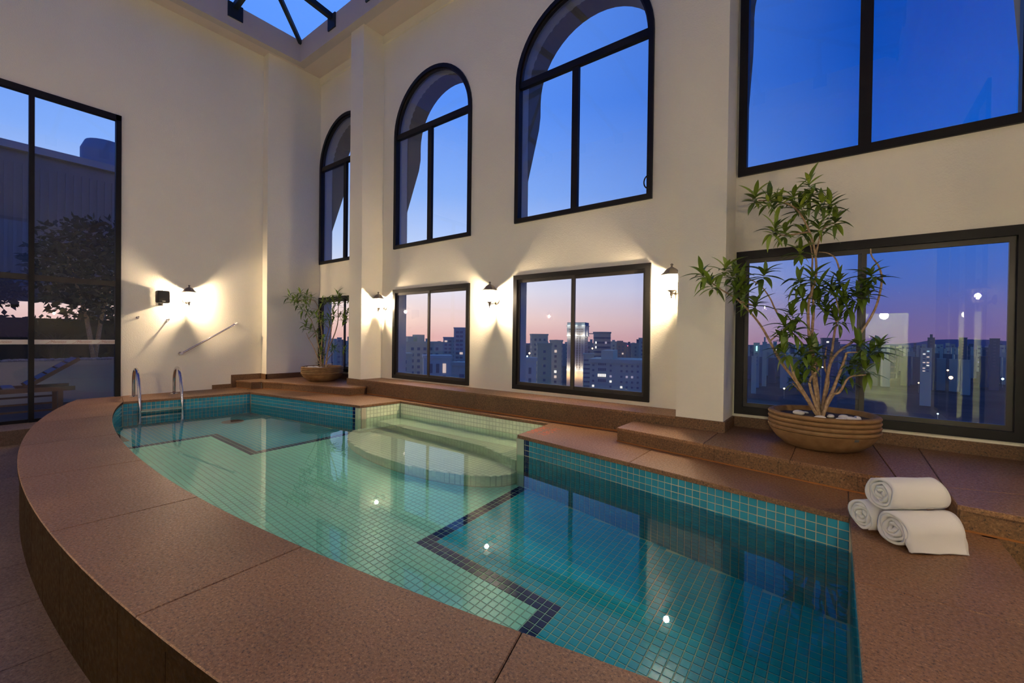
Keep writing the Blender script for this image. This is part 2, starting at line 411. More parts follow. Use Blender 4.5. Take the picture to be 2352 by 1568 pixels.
# ------------------------------------------------------------------ windows
def ring_part(name, outer, inner, y0, y1, mat, parent):
    mb = MB(); wall_mesh(mb, outer, [inner], lambda u, v, d: (u, y0 + d, v), y1 - y0); return fix_normals(mb.build(name, mat, parent))
def pane_part(outline, y, parent, name='pane'):
    mb = MB(); tri = tessellate_polygon([[Vector((a, b, 0)) for a, b in outline]])
    mb.add([(a, y, b) for a, b in outline], [tuple(t) for t in tri]); o = mb.build(name, M_GLASS, parent)
    for p in o.data.polygons:
        if p.normal.y > 0: p.flip()
    return o
wn = 0
M_OUTER = plain('outer_reveal', (0.34, 0.29, 0.18, 1), 0.9)
for k, (x0, x1, a, b, c, zs, mxx) in WINS.items():
    fw = 0.062 if k != 'C' else 0.075
    # lower sliding window
    wn += 1
    w = empty('window_%d' % wn, (0, 0, 0), kind='structure')
    ring_part('frame', rect(x0, x1, a, b), rect(x0 + fw, x1 - fw, a + fw, b - fw), YW - 0.03, YW + 0.06, M_FRAME, w)
    e = fw + 0.028
    for s0, s1, yy_ in ((x0 + fw, mxx + 0.03, YW + 0.012), (mxx - 0.03, x1 - fw, YW + 0.03)):
        ring_part('sash', rect(s0, s1, a + fw, b - fw), rect(s0 + 0.035, s1 - 0.035, a + e + 0.012, b - e - 0.012), yy_ - 0.014, yy_ + 0.014, M_SASH, w)
        pane_part(rect(s0 + 0.03, s1 - 0.03, a + e, b - e), yy_, w)
    # upper arched window
    wn += 1
    w = empty('window_%d' % wn, (0, 0, 0), kind='structure')
    ring_part('frame', arch(x0, x1, c, zs), arch(x0, x1, c, zs, 28, fw), YW - 0.03, YW + 0.06, M_FRAME, w)
    MB().box(x0 + fw, x1 - fw, YW - 0.015, YW + 0.05, zs - 0.055, zs + 0.03).build('transom', M_FRAME, w)
    MB().box(mxx - 0.045, mxx + 0.045, YW - 0.005, YW + 0.045, c + fw, zs - 0.055).build('mullion', M_FRAME, w)
    ring_part('arch_bead', [(x0 + fw, zs + 0.03), (x1 - fw, zs + 0.03)] + arch(x0, x1, c, zs, 28, fw)[3:-1],
              [(x0 + fw + .022, zs + 0.045), (x1 - fw - .022, zs + 0.045)] + arch(x0, x1, c, zs, 28, fw + 0.022)[3:-1], YW + 0.0, YW + 0.04, M_SASH, w)
    pane_part(rect(x0 + fw, mxx - 0.04, c + fw, zs - 0.05), YW + 0.03, w)
    pane_part(rect(mxx + 0.04, x1 - fw, c + fw, zs - 0.05), YW + 0.03, w)
    pane_part([(x0 + fw, zs), (x1 - fw, zs)] + arch(x0, x1, c, zs, 28, fw)[2:], YW + 0.03, w, 'arch_pane')
    if k == 'B':
        p_ = onY(1490, 402, YW - .04); q_ = onY(1490, 432, YW - .04); mid = (p_ + q_) / 2; rr0 = (p_ - q_).length / 2
        MB().tube([(mid.x - .75 * rr0 * math.sin(a), YW - .04, mid.z + rr0 * math.cos(a)) for a in np.linspace(0, math.pi, 12)], .008, 8).build('cable_loop', M_FRAME, w, True)
    # projecting hood outside: fins that slope out into an arch
    xi0, xi1 = x0 + IN, x1 - IN; cc = (x0 + x1) / 2; rr_ = (xi1 - xi0) / 2
    def yfront(z): return 5.11 + 0.30 * min(1, max(0, (z - 3.25) / 0.95))
    prof = [(xi0, z) for z in np.linspace(3.25, zs, 7)] + [(cc - rr_ * math.cos(math.pi * i / 24), zs + rr_ * math.sin(math.pi * i / 24)) for i in range(1, 24)] + [(xi1, z) for z in np.linspace(zs, 3.25, 7)]
    mb = MB(); vs_ = []; th = 0.14
    for (px_, pz_) in prof:
        dx, dz = (px_ - cc, max(0, pz_ - zs)); l = math.hypot(dx, dz); ox, oz = px_ + dx / l * th, pz_ + dz / l * th
        vs_ += [(px_, 5.10, pz_), (px_, yfront(pz_), pz_), (ox, yfront(pz_), oz), (ox, 5.10, oz)]
    fs = []
    for i in range(len(prof) - 1):
        for q in range(4): fs.append((4 * i + q, 4 * i + (q + 1) % 4, 4 * i + 4 + (q + 1) % 4, 4 * i + 4 + q))
    mb.add(vs_, fs); fix_normals(mb.build('wall_hood_%d' % (wn // 2), M_OUTER, kind='structure'))

# tall glazing in the end walls
for nm, X, s, base in (('door_1', XL, 1, 0), ('door_2', XR, -1, 0)):
    w = empty(nm, (0, 0, 0), kind='structure')
    def vbox(y0, y1, z0, z1, name, d0=-0.05, d1=0.035, mat=M_FRAME):
        xa, xb = sorted((X + s * d0, X + s * d1)); return MB().box(xa, xb, y0, y1, z0, z1).build(name, mat, w)
    vbox(DY1 - 0.055, DY1 + 0.01, DZ0, DZ1 + .01, 'jamb'); vbox(DY0 - 0.01, DY0 + 0.05, DZ0, DZ1 + .01, 'jamb')
    vbox(DY0, DY1, DZ1 - 0.075, DZ1 + 0.01, 'head'); vbox(DY0, DY1, DZ0 - .005, DZ0 + 0.045, 'sill_rail')
    ys = [0.755, -0.3, -1.2]
    for y in ys: vbox(y - 0.027, y + 0.027, DZ0, DZ1 - .05, 'mullion', -0.04, 0.05)
    vbox(DY0, DY1, 1.72, 1.80, 'transom', -0.035, 0.03, M_SASH)
    edges = [DY1] + ys + [DY0]
    for i in range(len(edges) - 1):
        for z0, z1 in ((DZ0 + .04, 1.73), (1.79, DZ1 - .07)):
            y0, y1 = edges[i + 1] + 0.02, edges[i] - 0.02
            mb = MB(); mb.add([(X, y0, z0), (X, y1, z0), (X, y1, z1), (X, y0, z1)], [(0, 1, 2, 3)]); o = mb.build('pane', M_GLASS, w)
            if (o.data.polygons[0].normal.x > 0) != (s > 0): o.data.flip_normals()
    if s > 0:
        M_BAND = plain('frosted_band', (0.62, 0.58, 0.52, 1), 0.6); M_SCRIPT = plain('script_print', (0.42, 0.22, 0.14, 1), 0.7)
        for i in range(len(edges) - 1):
            y0, y1 = edges[i + 1] + 0.028, edges[i] - 0.03
            bd = MB().box(X + 0.003, X + 0.006, y0, y1, 0.822, 0.888).build('film_band', M_BAND, w)
            n_ = 3 if i == 0 else 2
            for q in range(n_):
                yq = y1 - (y1 - y0) * (q + 0.75) / (n_ + 0.25) + 0.02
                cu = bpy.data.curves.new('script_lettering', 'FONT'); cu.body = 'Mantion'; cu.size = 0.048; cu.shear = 0.45
                o = bpy.data.objects.new('script_lettering', cu); COL.objects.link(o); o.parent = bd; cu.materials.append(M_SCRIPT)
                o.location = (X + 0.008, yq, 0.842); o.rotation_euler = (math.pi / 2, 0, math.pi / 2)
                mb = MB(); st = [(X + .0085, yq - .045 + .06 * tt, .832 + .045 * tt * tt * (2 - tt)) for tt in np.linspace(0, 1, 6)]
                mb.tube(st, 0.0018, 4); mb.build('script_flourish', M_SCRIPT, bd)

# ================================================================== POOL
inn = [(-8.27, 1.59), (-7.6, 1.382), (-6.77, 1.205), (-5.84, 1.072), (-4.87, .985), (-4.04, .942), (-3.27, .938), (-2.57, .985), (-2.015, 1.04), (-1.576, 1.095), (-1.218, 1.14), (-.845, 1.192), (-.583, 1.232), (-.39, 1.276), (.07, 1.37)]
out = [(-9.05, 1.21), (-7.037, .633), (-5.383, .375), (-4.578, .305), (-3.818, .3), (-3.137, .332), (-2.376, .388), (-1.916, .424), (-1.668, .445), (-1.407, .478), (-.6, .60), (.2, .78), (0.66, .92)]
pi_ = np.polyfit(*zip(*inn), 5); po_ = np.polyfit(*zip(*out), 4)
yi = lambda x: float(np.polyval(pi_, x)); yo = lambda x: float(np.polyval(po_, x))
E1, E2, E3, E4, E5, E6, E7, E8 = (-8.27, yi(-8.27)), (-8.14, 3.234), (-5.46, 3.614), (-5.41, 4.285), (-2.70, 4.30), (-2.64, 3.585), (.055, 3.131), (.07, yi(.07))
TK = 0.035
coping = empty('pool_coping', (0, 0, 0), kind='structure')
def slab(poly, name='slab', z0=-TK, z1=0.0, parent=coping, mat=M_GRAN, gap=0.0015, ch=0.004):
    n = len(poly); ar = sum(poly[i][0] * poly[(i + 1) % n][1] - poly[(i + 1) % n][0] * poly[i][1] for i in range(n))
    if ar < 0: poly = poly[::-1]
    c = Vector((sum(p[0] for p in poly) / n, sum(p[1] for p in poly) / n))
    poly = inset(poly, gap)
    mb = MB(); mb.prism([(p[0] - c.x, p[1] - c.y) for p in poly], 0, z1 - z0, ch)
    return mb.build(name, mat, parent, loc=(c.x, c.y, z0))
# curved near side, cut by radial joints
jx = [(-8.27, -8.27), (-7.0, -7.02), (-5.69, -5.69), (-4.37, -4.427), (-3.126, -3.131), (-2.015, -1.966), (-0.85, -0.68), (.07, .66)]
for (a0, b0), (a1, b1) in zip(jx[:-1], jx[1:]):
    top = [(x, yi(x)) for x in np.linspace(a0, a1, 7)]; bot = [(x, yo(x)) for x in np.linspace(b1, b0, 7)]
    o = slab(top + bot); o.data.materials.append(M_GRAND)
    for p in o.data.polygons:                      # stained slab sides, with their shade put into the dark colour
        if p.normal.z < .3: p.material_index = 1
slab([(XL, yo(XL)), (-8.66, yo(-8.66)), (-8.27, yo(-8.27)), E1, (XL, 1.72)])
def lx(y): return E1[0] + (E2[0] - E1[0]) * (y - E1[1]) / (E2[1] - E1[1])
slab([(XL, 1.72), E1, (lx(2.45), 2.45), (XL, 2.45)]); slab([(XL, 2.45), (lx(2.45), 2.45), E2, (-8.62, 3.36), (XL, 3.30)])
def by(x, P, Q): return P[1] + (Q[1] - P[1]) * (x - P[0]) / (Q[0] - P[0])
slab([E2, (-7.05, by(-7.05, E2, E3)), (-7.05, 4.41), (-8.62, 4.41), (-8.62, 3.36)])
slab([(-7.05, by(-7.05, E2, E3)), E3, E4, (-5.41, 4.41), (-7.05, 4.41)])
slab([E4, E5, (-2.70, 4.41), (-5.41, 4.41)])
slab([E5, E6, (-1.35, by(-1.35, E6, E7)), (-1.35, 4.41), (-2.70, 4.41)])
slab([(-1.35, by(-1.35, E6, E7)), E7, (.055, 4.2), (-1.35, 4.41)])
slab([E7, (.062, 2.31), (.66, 2.335), (.66, 3.40), (.055, 4.2)])
slab([(.062, 2.31), E8, (.66, yo(.66)), (.66, 2.335)])

# curved outer face of the raised pool, in upright panels
face = empty('pool_outer_face', (0, 0, 0), kind='structure')
px_ = list(np.arange(-9.05, 0.67, 0.405))
for x0, x1 in zip(px_[:-1], px_[1:]):
    xs_ = np.linspace(x0 + .002, x1 - .002, 4); mb = MB()
    poly = [(x, yo(x) + 0.012) for x in xs_] + [(x, yo(x) + 0.045) for x in xs_[::-1]]
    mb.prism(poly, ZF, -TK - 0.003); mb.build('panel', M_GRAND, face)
xs_ = np.linspace(-9.05, .64, 40)
MB().strip([(x, yo(x) + 0.04) for x in xs_], [(x, yo(x) + 0.10) for x in xs_], ZF - .05, -TK - .004).build('core', M_GROUT, face)
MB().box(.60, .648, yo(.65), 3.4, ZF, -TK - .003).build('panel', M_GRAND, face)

# ---- tiled basin
PT = 0.0539
tile_src = {}
def tile_mesh(mat, c=0.0015, h=0.004):
    g = PT / 2 - 0.0028; mb = MB()
    mb.add([(-g, -g, 0), (g, -g, 0), (g, g, 0), (-g, g, 0), (-g + c, -g + c, h), (g - c, -g + c, h), (g - c, g - c, h), (-g + c, g - c, h)],
           [(4, 5, 6, 7), (0, 1, 5, 4), (1, 2, 6, 5), (2, 3, 7, 6), (3, 0, 4, 7)])
    me = bpy.data.meshes.new('tile'); me.from_pydata(mb.v, [], mb.f); me.materials.append(mat); me.update(); return me, np.array(mb.v), mb.f
TM = {k: tile_mesh(m) for k, m in (('teal', M_TEAL), ('navy', M_NAVY), ('pale', M_PALE), ('fpale', M_FPALE), ('fteal', M_FTEAL))}
def tiles(parent, items, single=300):
    """items: (centre, u, v, n, kind). Nearest ones become tiles of their own, the rest one joined part per colour."""
    items = sorted(items, key=lambda it: (Vector(it[0]) - CAM).length / max(0.15, abs((Vector(it[0]) - CAM).normalized().dot(it[3]))) ** 0.5)
    rest = {}
    for i, (c, u, v, n, kind) in enumerate(items):
        if i < single:
            o = bpy.data.objects.new('tile', TM[kind][0]); COL.objects.link(o); o.parent = parent
            o.matrix_local = Matrix(((u.x, v.x, n.x, c.x), (u.y, v.y, n.y, c.y), (u.z, v.z, n.z, c.z), (0, 0, 0, 1)))
        else: rest.setdefault(kind, []).append((c, u, v, n))
    for kind, lst in rest.items():
        base = TM[kind][1]; V = []; F = []
        for c, u, v, n in lst:
            o = len(V)
            for p in base: V.append(tuple(c + u * p[0] + v * p[1] + n * p[2]))
            F.extend(tuple(j + o for j in f) for f in TM[kind][2])
        me = bpy.data.meshes.new('far_tiles'); me.from_pydata(V, [], F); me.materials.append(TM[kind][0].materials[0])
        ob = bpy.data.objects.new('far_tiles', me); COL.objects.link(ob); ob.parent = parent; ob['kind'] = 'stuff'
OV = 0.014                                       # coping oversails the tiled face
def pool_wall(name, P, Q, kindfn, single=300, zb=ZBOT, grout=M_GROUT):
    P, Q = Vector((P[0], P[1], 0)), Vector((Q[0], Q[1], 0)); d = (Q - P); ln = d.length; u = d.normalized()
    n = Vector((u.y, -u.x, 0))                  # into the pool
    off = -n * OV
    root = empty(name, (0, 0, 0), kind='structure')
    mb = MB(); a, b = P + off - u * .02, Q + off + u * .02
    z1 = -TK - 0.001
    m = -n * 0.08
    mb.add([(a.x, a.y, zb), (b.x, b.y, zb), (b.x, b.y, z1), (a.x, a.y, z1), (a.x + m.x, a.y + m.y, zb), (b.x + m.x, b.y + m.y, zb), (b.x + m.x, b.y + m.y, z1), (a.x + m.x, a.y + m.y, z1)],
           [(0, 1, 2, 3), (7, 6, 5, 4), (0, 4, 5, 1), (1, 5, 6, 2), (2, 6, 7, 3), (3, 7, 4, 0)])
    fix_normals(mb.build('grout_bed', grout, root))
    nu = max(1, round(ln / PT)); pu = ln / nu; nv = int((-TK - zb) / PT) + 1; items = []
    for i in range(nu):
        for j in range(nv):
            c = P + off + u * (pu * (i + .5)) + Vector((0, 0, -TK - PT * (j + .5)))
            items.append((c, u, Vector((0, 0, 1)), n, kindfn(i, j, nu)))
    tiles(root, items, single); return root
teal = lambda i, j, nu: 'teal'
pale = lambda i, j, nu: 'pale'
# walls are listed so that the pool lies to the right of each one
pool_wall('pool_wall_left', E1, E2, teal, 300)
pool_wall('pool_wall_back_left', E2, E3, lambda i, j, nu: 'pale' if i == nu - 1 else ('navy' if i >= nu - 3 else 'teal'), 300)
pool_wall('pool_wall_alcove_left', E3, E4, pale, 120, grout=M_GROUTG)
pool_wall('pool_wall_alcove_back', E4, E5, pale, 300, grout=M_GROUTG)
pool_wall('pool_wall_alcove_right', E5, E6, pale, 0, grout=M_GROUTG)
pool_wall('pool_wall_back_right', E6, E7, lambda i, j, nu: 'pale' if i == 0 else ('navy' if i <= 2 else 'teal'), 300)
pool_wall('pool_wall_right', E7, E8, teal, 200)
root = empty('pool_wall_front', (0, 0, 0), kind='structure'); items = []; xs_ = np.linspace(.07, -8.27, 60); mb = MB(); prevs = []
for x0, x1 in zip(xs_[:-1], xs_[1:]):
    P, Q = Vector((x0, yi(x0), 0)), Vector((x1, yi(x1), 0)); u = (Q - P).normalized(); n = Vector((u.y, -u.x, 0)); ln = (Q - P).length
    for i in range(int(round(ln / PT))):
        k_ = int(round(ln / PT)); 
        for j in range(int((-TK - ZBOT) / PT)):
            c = P - n * OV + u * (ln * (i + .5) / k_) + Vector((0, 0, -TK - PT * (j + .5)))
            items.append((c, u, Vector((0, 0, 1)), n, 'pale' if -6.8 < c.x < -1.4 else 'teal'))
pl = [(x, yi(x) - OV) for x in xs_]; ql = [(x, yi(x) - OV - .05) for x in xs_]
mb.strip(ql, pl, ZBOT, -TK - .001); mb.build('grout_bed', M_GROUT, root)
items.sort(key=lambda it: it[0].x); tiles(root, items[:600], 120); tiles(root, items[600:], 0)

# floor with the navy border round the pale middle
pool_floor = empty('pool_floor', (0, 0, 0), kind='structure')
poly = [(-9.0, .6), (.3, .6), (.3, 4.5), (-9.0, 4.5)]
MB().prism(poly, ZBOT - .1, ZBOT).build('grout_bed', plain('floor_grout', (.36, .60, .44, 1), .8), pool_floor)
GX0, GX1, HX0, HX1, HY = -5.53, -2.60, -6.79, -1.43, 2.22
def pale_at(x, y): return (GX0 < x < GX1) if y > HY else (HX0 < x < HX1)
def inside(x, y):
    if y < yi(x) - .02: return False
    if x < E2[0] and x < lx(y) : return False
    if x > .06: return False
    if x < E3[0]: return y < by(x, E2, E3)
    if x > E6[0]: return y < by(x, E6, E7)
    return y < 4.3
items = []; B = 2 * PT
i0 = int(math.floor(-8.4 / PT)); X, Yv = Vector((1, 0, 0)), Vector((0, 1, 0)); Z = Vector((0, 0, 1))
for i in range(i0, 3):
    for j in range(16, 82):
        x, y = (i + .5) * PT, (j + .5) * PT
        if not inside(x, y): continue
        if pale_at(x, y): k = 'fpale'
        elif any(pale_at(x + a * B * .99, y + b * B * .99) for a in (-1, 0, 1) for b in (-1, 0, 1)): k = 'navy'
        else: k = 'fteal'
        items.append((Vector((x, y, ZBOT)), X, Yv, Z, k))
tiles(pool_floor, items, 300)

# bench and rounded landing in the alcove
def stair(name, poly, z0, z1):
    root = empty(name, (0, 0, 0), kind='structure'); MB().prism(poly, z0, z1).build('grout_bed', M_GROUTG, root)
    xs0, xs1 = min(p[0] for p in poly), max(p[0] for p in poly); ys0, ys1 = min(p[1] for p in poly), max(p[1] for p in poly); items = []
    def inp(x, y):
        r = False; n = len(poly)
        for i in range(n):
            (xa, ya), (xb, yb) = poly[i], poly[(i + 1) % n]
            if (ya > y) != (yb > y) and x < (xb - xa) * (y - ya) / (yb - ya) + xa: r = not r
        return r
    y = ys0 + PT / 2
    while y < ys1:
        x = xs0 + PT / 2
        while x < xs1:
            if inp(x, y): items.append((Vector((x, y, z1)), X, Yv, Z, 'pale'))
            x += PT
        y += PT
    for (xa, ya), (xb, yb) in zip(poly, poly[1:] + poly[:1]):       # risers
        a, b = Vector((xa, ya, 0)), Vector((xb, yb, 0)); ln = (b - a).length; u = (b - a).normalized(); n = Vector((u.y, -u.x, 0))
        if (a.y + b.y) / 2 > 4.2 or n.y > 0.2: continue
        k = max(1, round(ln / PT))
        for i in range(k):
            for j in range(int((z1 - z0) / PT + .3)):
                items.append((a + u * (ln * (i + .5) / k) + Vector((0, 0, z1 - PT * (j + .5))), u, Z, n, 'pale'))
    tiles(root, items, 200); return root
arcp = [(-4.05 + 1.41 * math.cos(math.pi + math.pi * i / 20), 3.62 + .62 * math.sin(math.pi + math.pi * i / 20)) for i in range(21)]
stair('pool_step_landing', arcp + [(-2.70, 4.29), (-5.41, 4.29)], ZBOT, -0.80)
stair('pool_step_bench', [(-5.41, 3.88), (-3.3, 3.82), (-2.68, 3.62), (-2.70, 4.29), (-5.41, 4.29)], -0.80, -0.47)

# water
wp = [(x, yi(x) - .004) for x in np.linspace(-8.26, .06, 60)] + [(.06, 3.12), (-2.63, 3.59), (-2.69, 4.30), (-5.42, 4.29), (-5.47, 3.62), (-8.14, 3.24)]
mb = MB(); tri = tessellate_polygon([[Vector((a, b, 0)) for a, b in wp]]); mb.add([(a, b, ZWAT) for a, b in wp], [tuple(t) for t in tri])
water = mb.build('pool_water', M_WATER, kind='structure')
for p in water.data.polygons:
    if p.normal.z < 0: p.flip()
water.data.polygons.foreach_set('use_smooth', [True] * len(water.data.polygons))

# painted depth marks on the coping
M_PAINT = plain('orange_stencil_paint', (0.62, 0.13, 0.03, 1), 0.7)
for body, x in (('0,90 M', -2.555), ('2,95 FT', -2.41)):
    cu = bpy.data.curves.new('depth_marking', 'FONT'); cu.body = body; cu.size = 0.125; cu.materials.append(M_PAINT)
    o = bpy.data.objects.new('depth_marking', cu); COL.objects.link(o); o.parent = coping; o.location = (x, 3.73, 0.0012); o.rotation_euler = (0, 0, math.pi / 2)

# ================================================================== GRANITE LEDGE, PLATFORMS, SKIRTINGS, DECK
ledge = empty('trim_1', (0, 0, 0), kind='structure')
cuts = [-6.68, -5.6, -4.35, -3.1, -1.9, -1.30]
for x0, x1 in zip(cuts[:-1], cuts[1:]):
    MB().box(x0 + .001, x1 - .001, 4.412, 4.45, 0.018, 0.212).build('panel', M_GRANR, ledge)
    MB().box(x0 + .001, x1 - .001, 4.405, YW, 0.212, 0.235).build('top_slab', M_GRAN, ledge)
MB().box(-6.7, -1.30, 4.408, 4.5, -.002, 0.018).build('rusty_joint', M_RUST, ledge)
MB().box(-6.68, -1.30, 4.45, YW, -.03, 0.211).build('core', M_GROUT, ledge)

def platform(name, poly, cutlines, front_edges, ztop=ZP):
    root = empty(name, (0, 0, 0), kind='structure')
    MB().prism(inset(ccw(poly), 0.03), -0.02, ztop - 0.026).build('core', M_GROUT, root)
    for p in cutlines: slab(p, 'slab', ztop - 0.026, ztop, root)
    for (a, b) in front_edges:
        a, b = Vector(a), Vector(b); ln = (b - a).length; u = (b - a) / ln; n = Vector((-u.y, u.x)); k = max(1, round(ln / 0.42))
        for i in range(k):
            p, q = a + u * (ln * i / k + .0015) + n * .012, a + u * (ln * (i + 1) / k - .0015) + n * .012
            r, s = q + n * .03, p + n * .03
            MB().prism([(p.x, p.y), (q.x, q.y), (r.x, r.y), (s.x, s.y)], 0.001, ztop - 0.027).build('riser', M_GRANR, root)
        p, q = a - n * -.004, b - n * -.004
        MB().prism([(p.x, p.y), (q.x, q.y), ((q + n * .02).x, (q + n * .02).y), ((p + n * .02).x, (p + n * .02).y)], 0.0005, 0.010).build('rusty_joint', M_RUST, root)
    return root
def ccw(poly):
    n = len(poly); ar = sum(poly[i][0] * poly[(i + 1) % n][1] - poly[(i + 1) % n][0] * poly[i][1] for i in range(n))
    return poly if ar > 0 else poly[::-1]
A0, A1, A2, A3, A4 = (-1.73, 3.985), (0.10, 3.655), (.51, 3.64), (.51, 3.285), (1.48, 3.20)
platform('platform_right', [A0, A1, A2, A3, A4, (1.48, 4.40), (1.12, 4.40), (1.12, YW), (-.867, YW), (-.867, YC), (-1.73, YC)],
         [[A0, (-.9, by(-.9, A0, A1)), (-.9, 4.415), (-1.73, 4.415)], [(-.9, by(-.9, A0, A1)), (-.28, by(-.28, A0, A1)), (-.28, YW), (-.867, YW), (-.867, 4.41), (-.9, 4.41)],
          [(-.28, by(-.28, A0, A1)), A1, (0.30, 3.65), (.22, YW), (-.28, YW)], [(0.30, 3.65), A2, (.52, YW), (.22, YW)], [A3, A4, (1.48, 3.95), A2], [A2, (1.48, 3.95), (1.48, 4.40), (1.12, 4.40), (1.12, YW), (.52, YW)]],
         [(A0, A1), (A1, A2), (A2, A3), (A3, A4), ((-1.73, 4.41), A0)])
B0, B1, B2, B3, B4 = (-6.45, 4.08), (-8.07, 3.715), (-8.49, 3.56), (-8.49, 3.39), (XL, 3.33)
platform('platform_left', [B4, B3, B2, B1, B0, (-6.45, YC), (-7.06, YC), (-7.06, YW), (-8.85, YW), (-8.85, 3.80), (XL, 3.80)],
         [[B4, B3, B2, (-8.49, 3.8), (XL, 3.80)], [B2, B1, (-8.07, YW), (-8.85, YW), (-8.85, 3.80), (-8.49, 3.8)], [B1, (-7.2, by(-7.2, B1, B0)), (-7.06, YC), (-7.06, YW), (-8.07, YW)], [(-7.2, by(-7.2, B1, B0)), B0, (-6.45, 4.415), (-7.06, 4.415)]],
         [(B4, B3), (B3, B2), (B2, B1), (B1, B0), (B0, (-6.45, 4.41))])
sk = empty('baseboard_back', (0, 0, 0), kind='structure')
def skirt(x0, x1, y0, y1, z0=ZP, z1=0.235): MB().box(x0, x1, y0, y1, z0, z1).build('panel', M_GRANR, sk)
skirt(-1.30, -.847, 4.41, YC + .001); skirt(-.866, -.846, YC + .001, YW)
for x0, x1 in ((-.845, .1), (.102, 1.12)): skirt(x0, x1, YW - .02, YW + .001)
skirt(-7.08, -6.66, 4.41, YC + .001); skirt(-7.08, -7.06, YC, YW)
for x0, x1 in ((-8.85, -7.9), (-7.898, -7.08)): skirt(x0, x1, YW - .02, YW + .001)
sl = empty('baseboard_left', (0, 0, 0), kind='structure'); sk = sl
skirt(-8.851, -8.83, 3.78, YW); skirt(XL, -8.83, 3.778, 3.802); skirt(XL, XL + .02, 3.26, 3.78, 0.0, 0.24); skirt(XL, XL + .02, 2.955, 3.258, 0.0, 0.075)
sk = empty('baseboard_right', (0, 0, 0), kind='structure'); skirt(1.10, 1.121, 4.38, YW)

deck = empty('floor', (0, 0, 0), kind='structure')
xs_ = np.linspace(XL - .2, .66, 40)
MB().strip([(x, YF - 2.5) for x in xs_], [(x, yo(x) + .06) for x in xs_], ZF - 0.16, ZF - 0.02).box(.66, XR + .2, YF - 2.5, 3.3, ZF - .16, ZF - .02).build('bed', M_GROUT, deck)
fx = np.arange(XL, 1.3, 0.62)
for i, x0 in enumerate(fx):
    for j, y0 in enumerate(np.arange(YF, 1.3, 0.62)):
        if y0 > yo(min(.6, x0 + .3)) + 0.2: continue
        slab([(x0, y0), (x0 + .62, y0), (x0 + .62, y0 + .62), (x0, y0 + .62)], 'slab', ZF - .02, ZF, deck, M_FLOOR, 0.002, .002)
for y0 in np.arange(yo(.66) - .3, 3.2, 0.62):
    slab([(.66, y0), (1.48, y0), (1.48, min(y0 + .62, 3.26)), (.66, min(y0 + .62, 3.26))], 'slab', ZF - .02, ZF, deck, M_FLOOR, 0.002, .002)
for x0, x1 in ((.60, 1.04), (1.04, 1.48)): MB().box(x0 + .001, x1 - .001, 3.262, 3.30, ZF, 0.0).build('riser', M_GRANR, deck)
step = empty('floor_step', (0, 0, 0), kind='structure')
for y0 in np.arange(YF, 1.2, 0.7):
    slab([(XL, y0), (-8.45, y0), (-8.45, min(y0 + .7, 1.25)), (XL, min(y0 + .7, 1.25))], 'slab', ZF, DZ0, step, M_FLOOR)

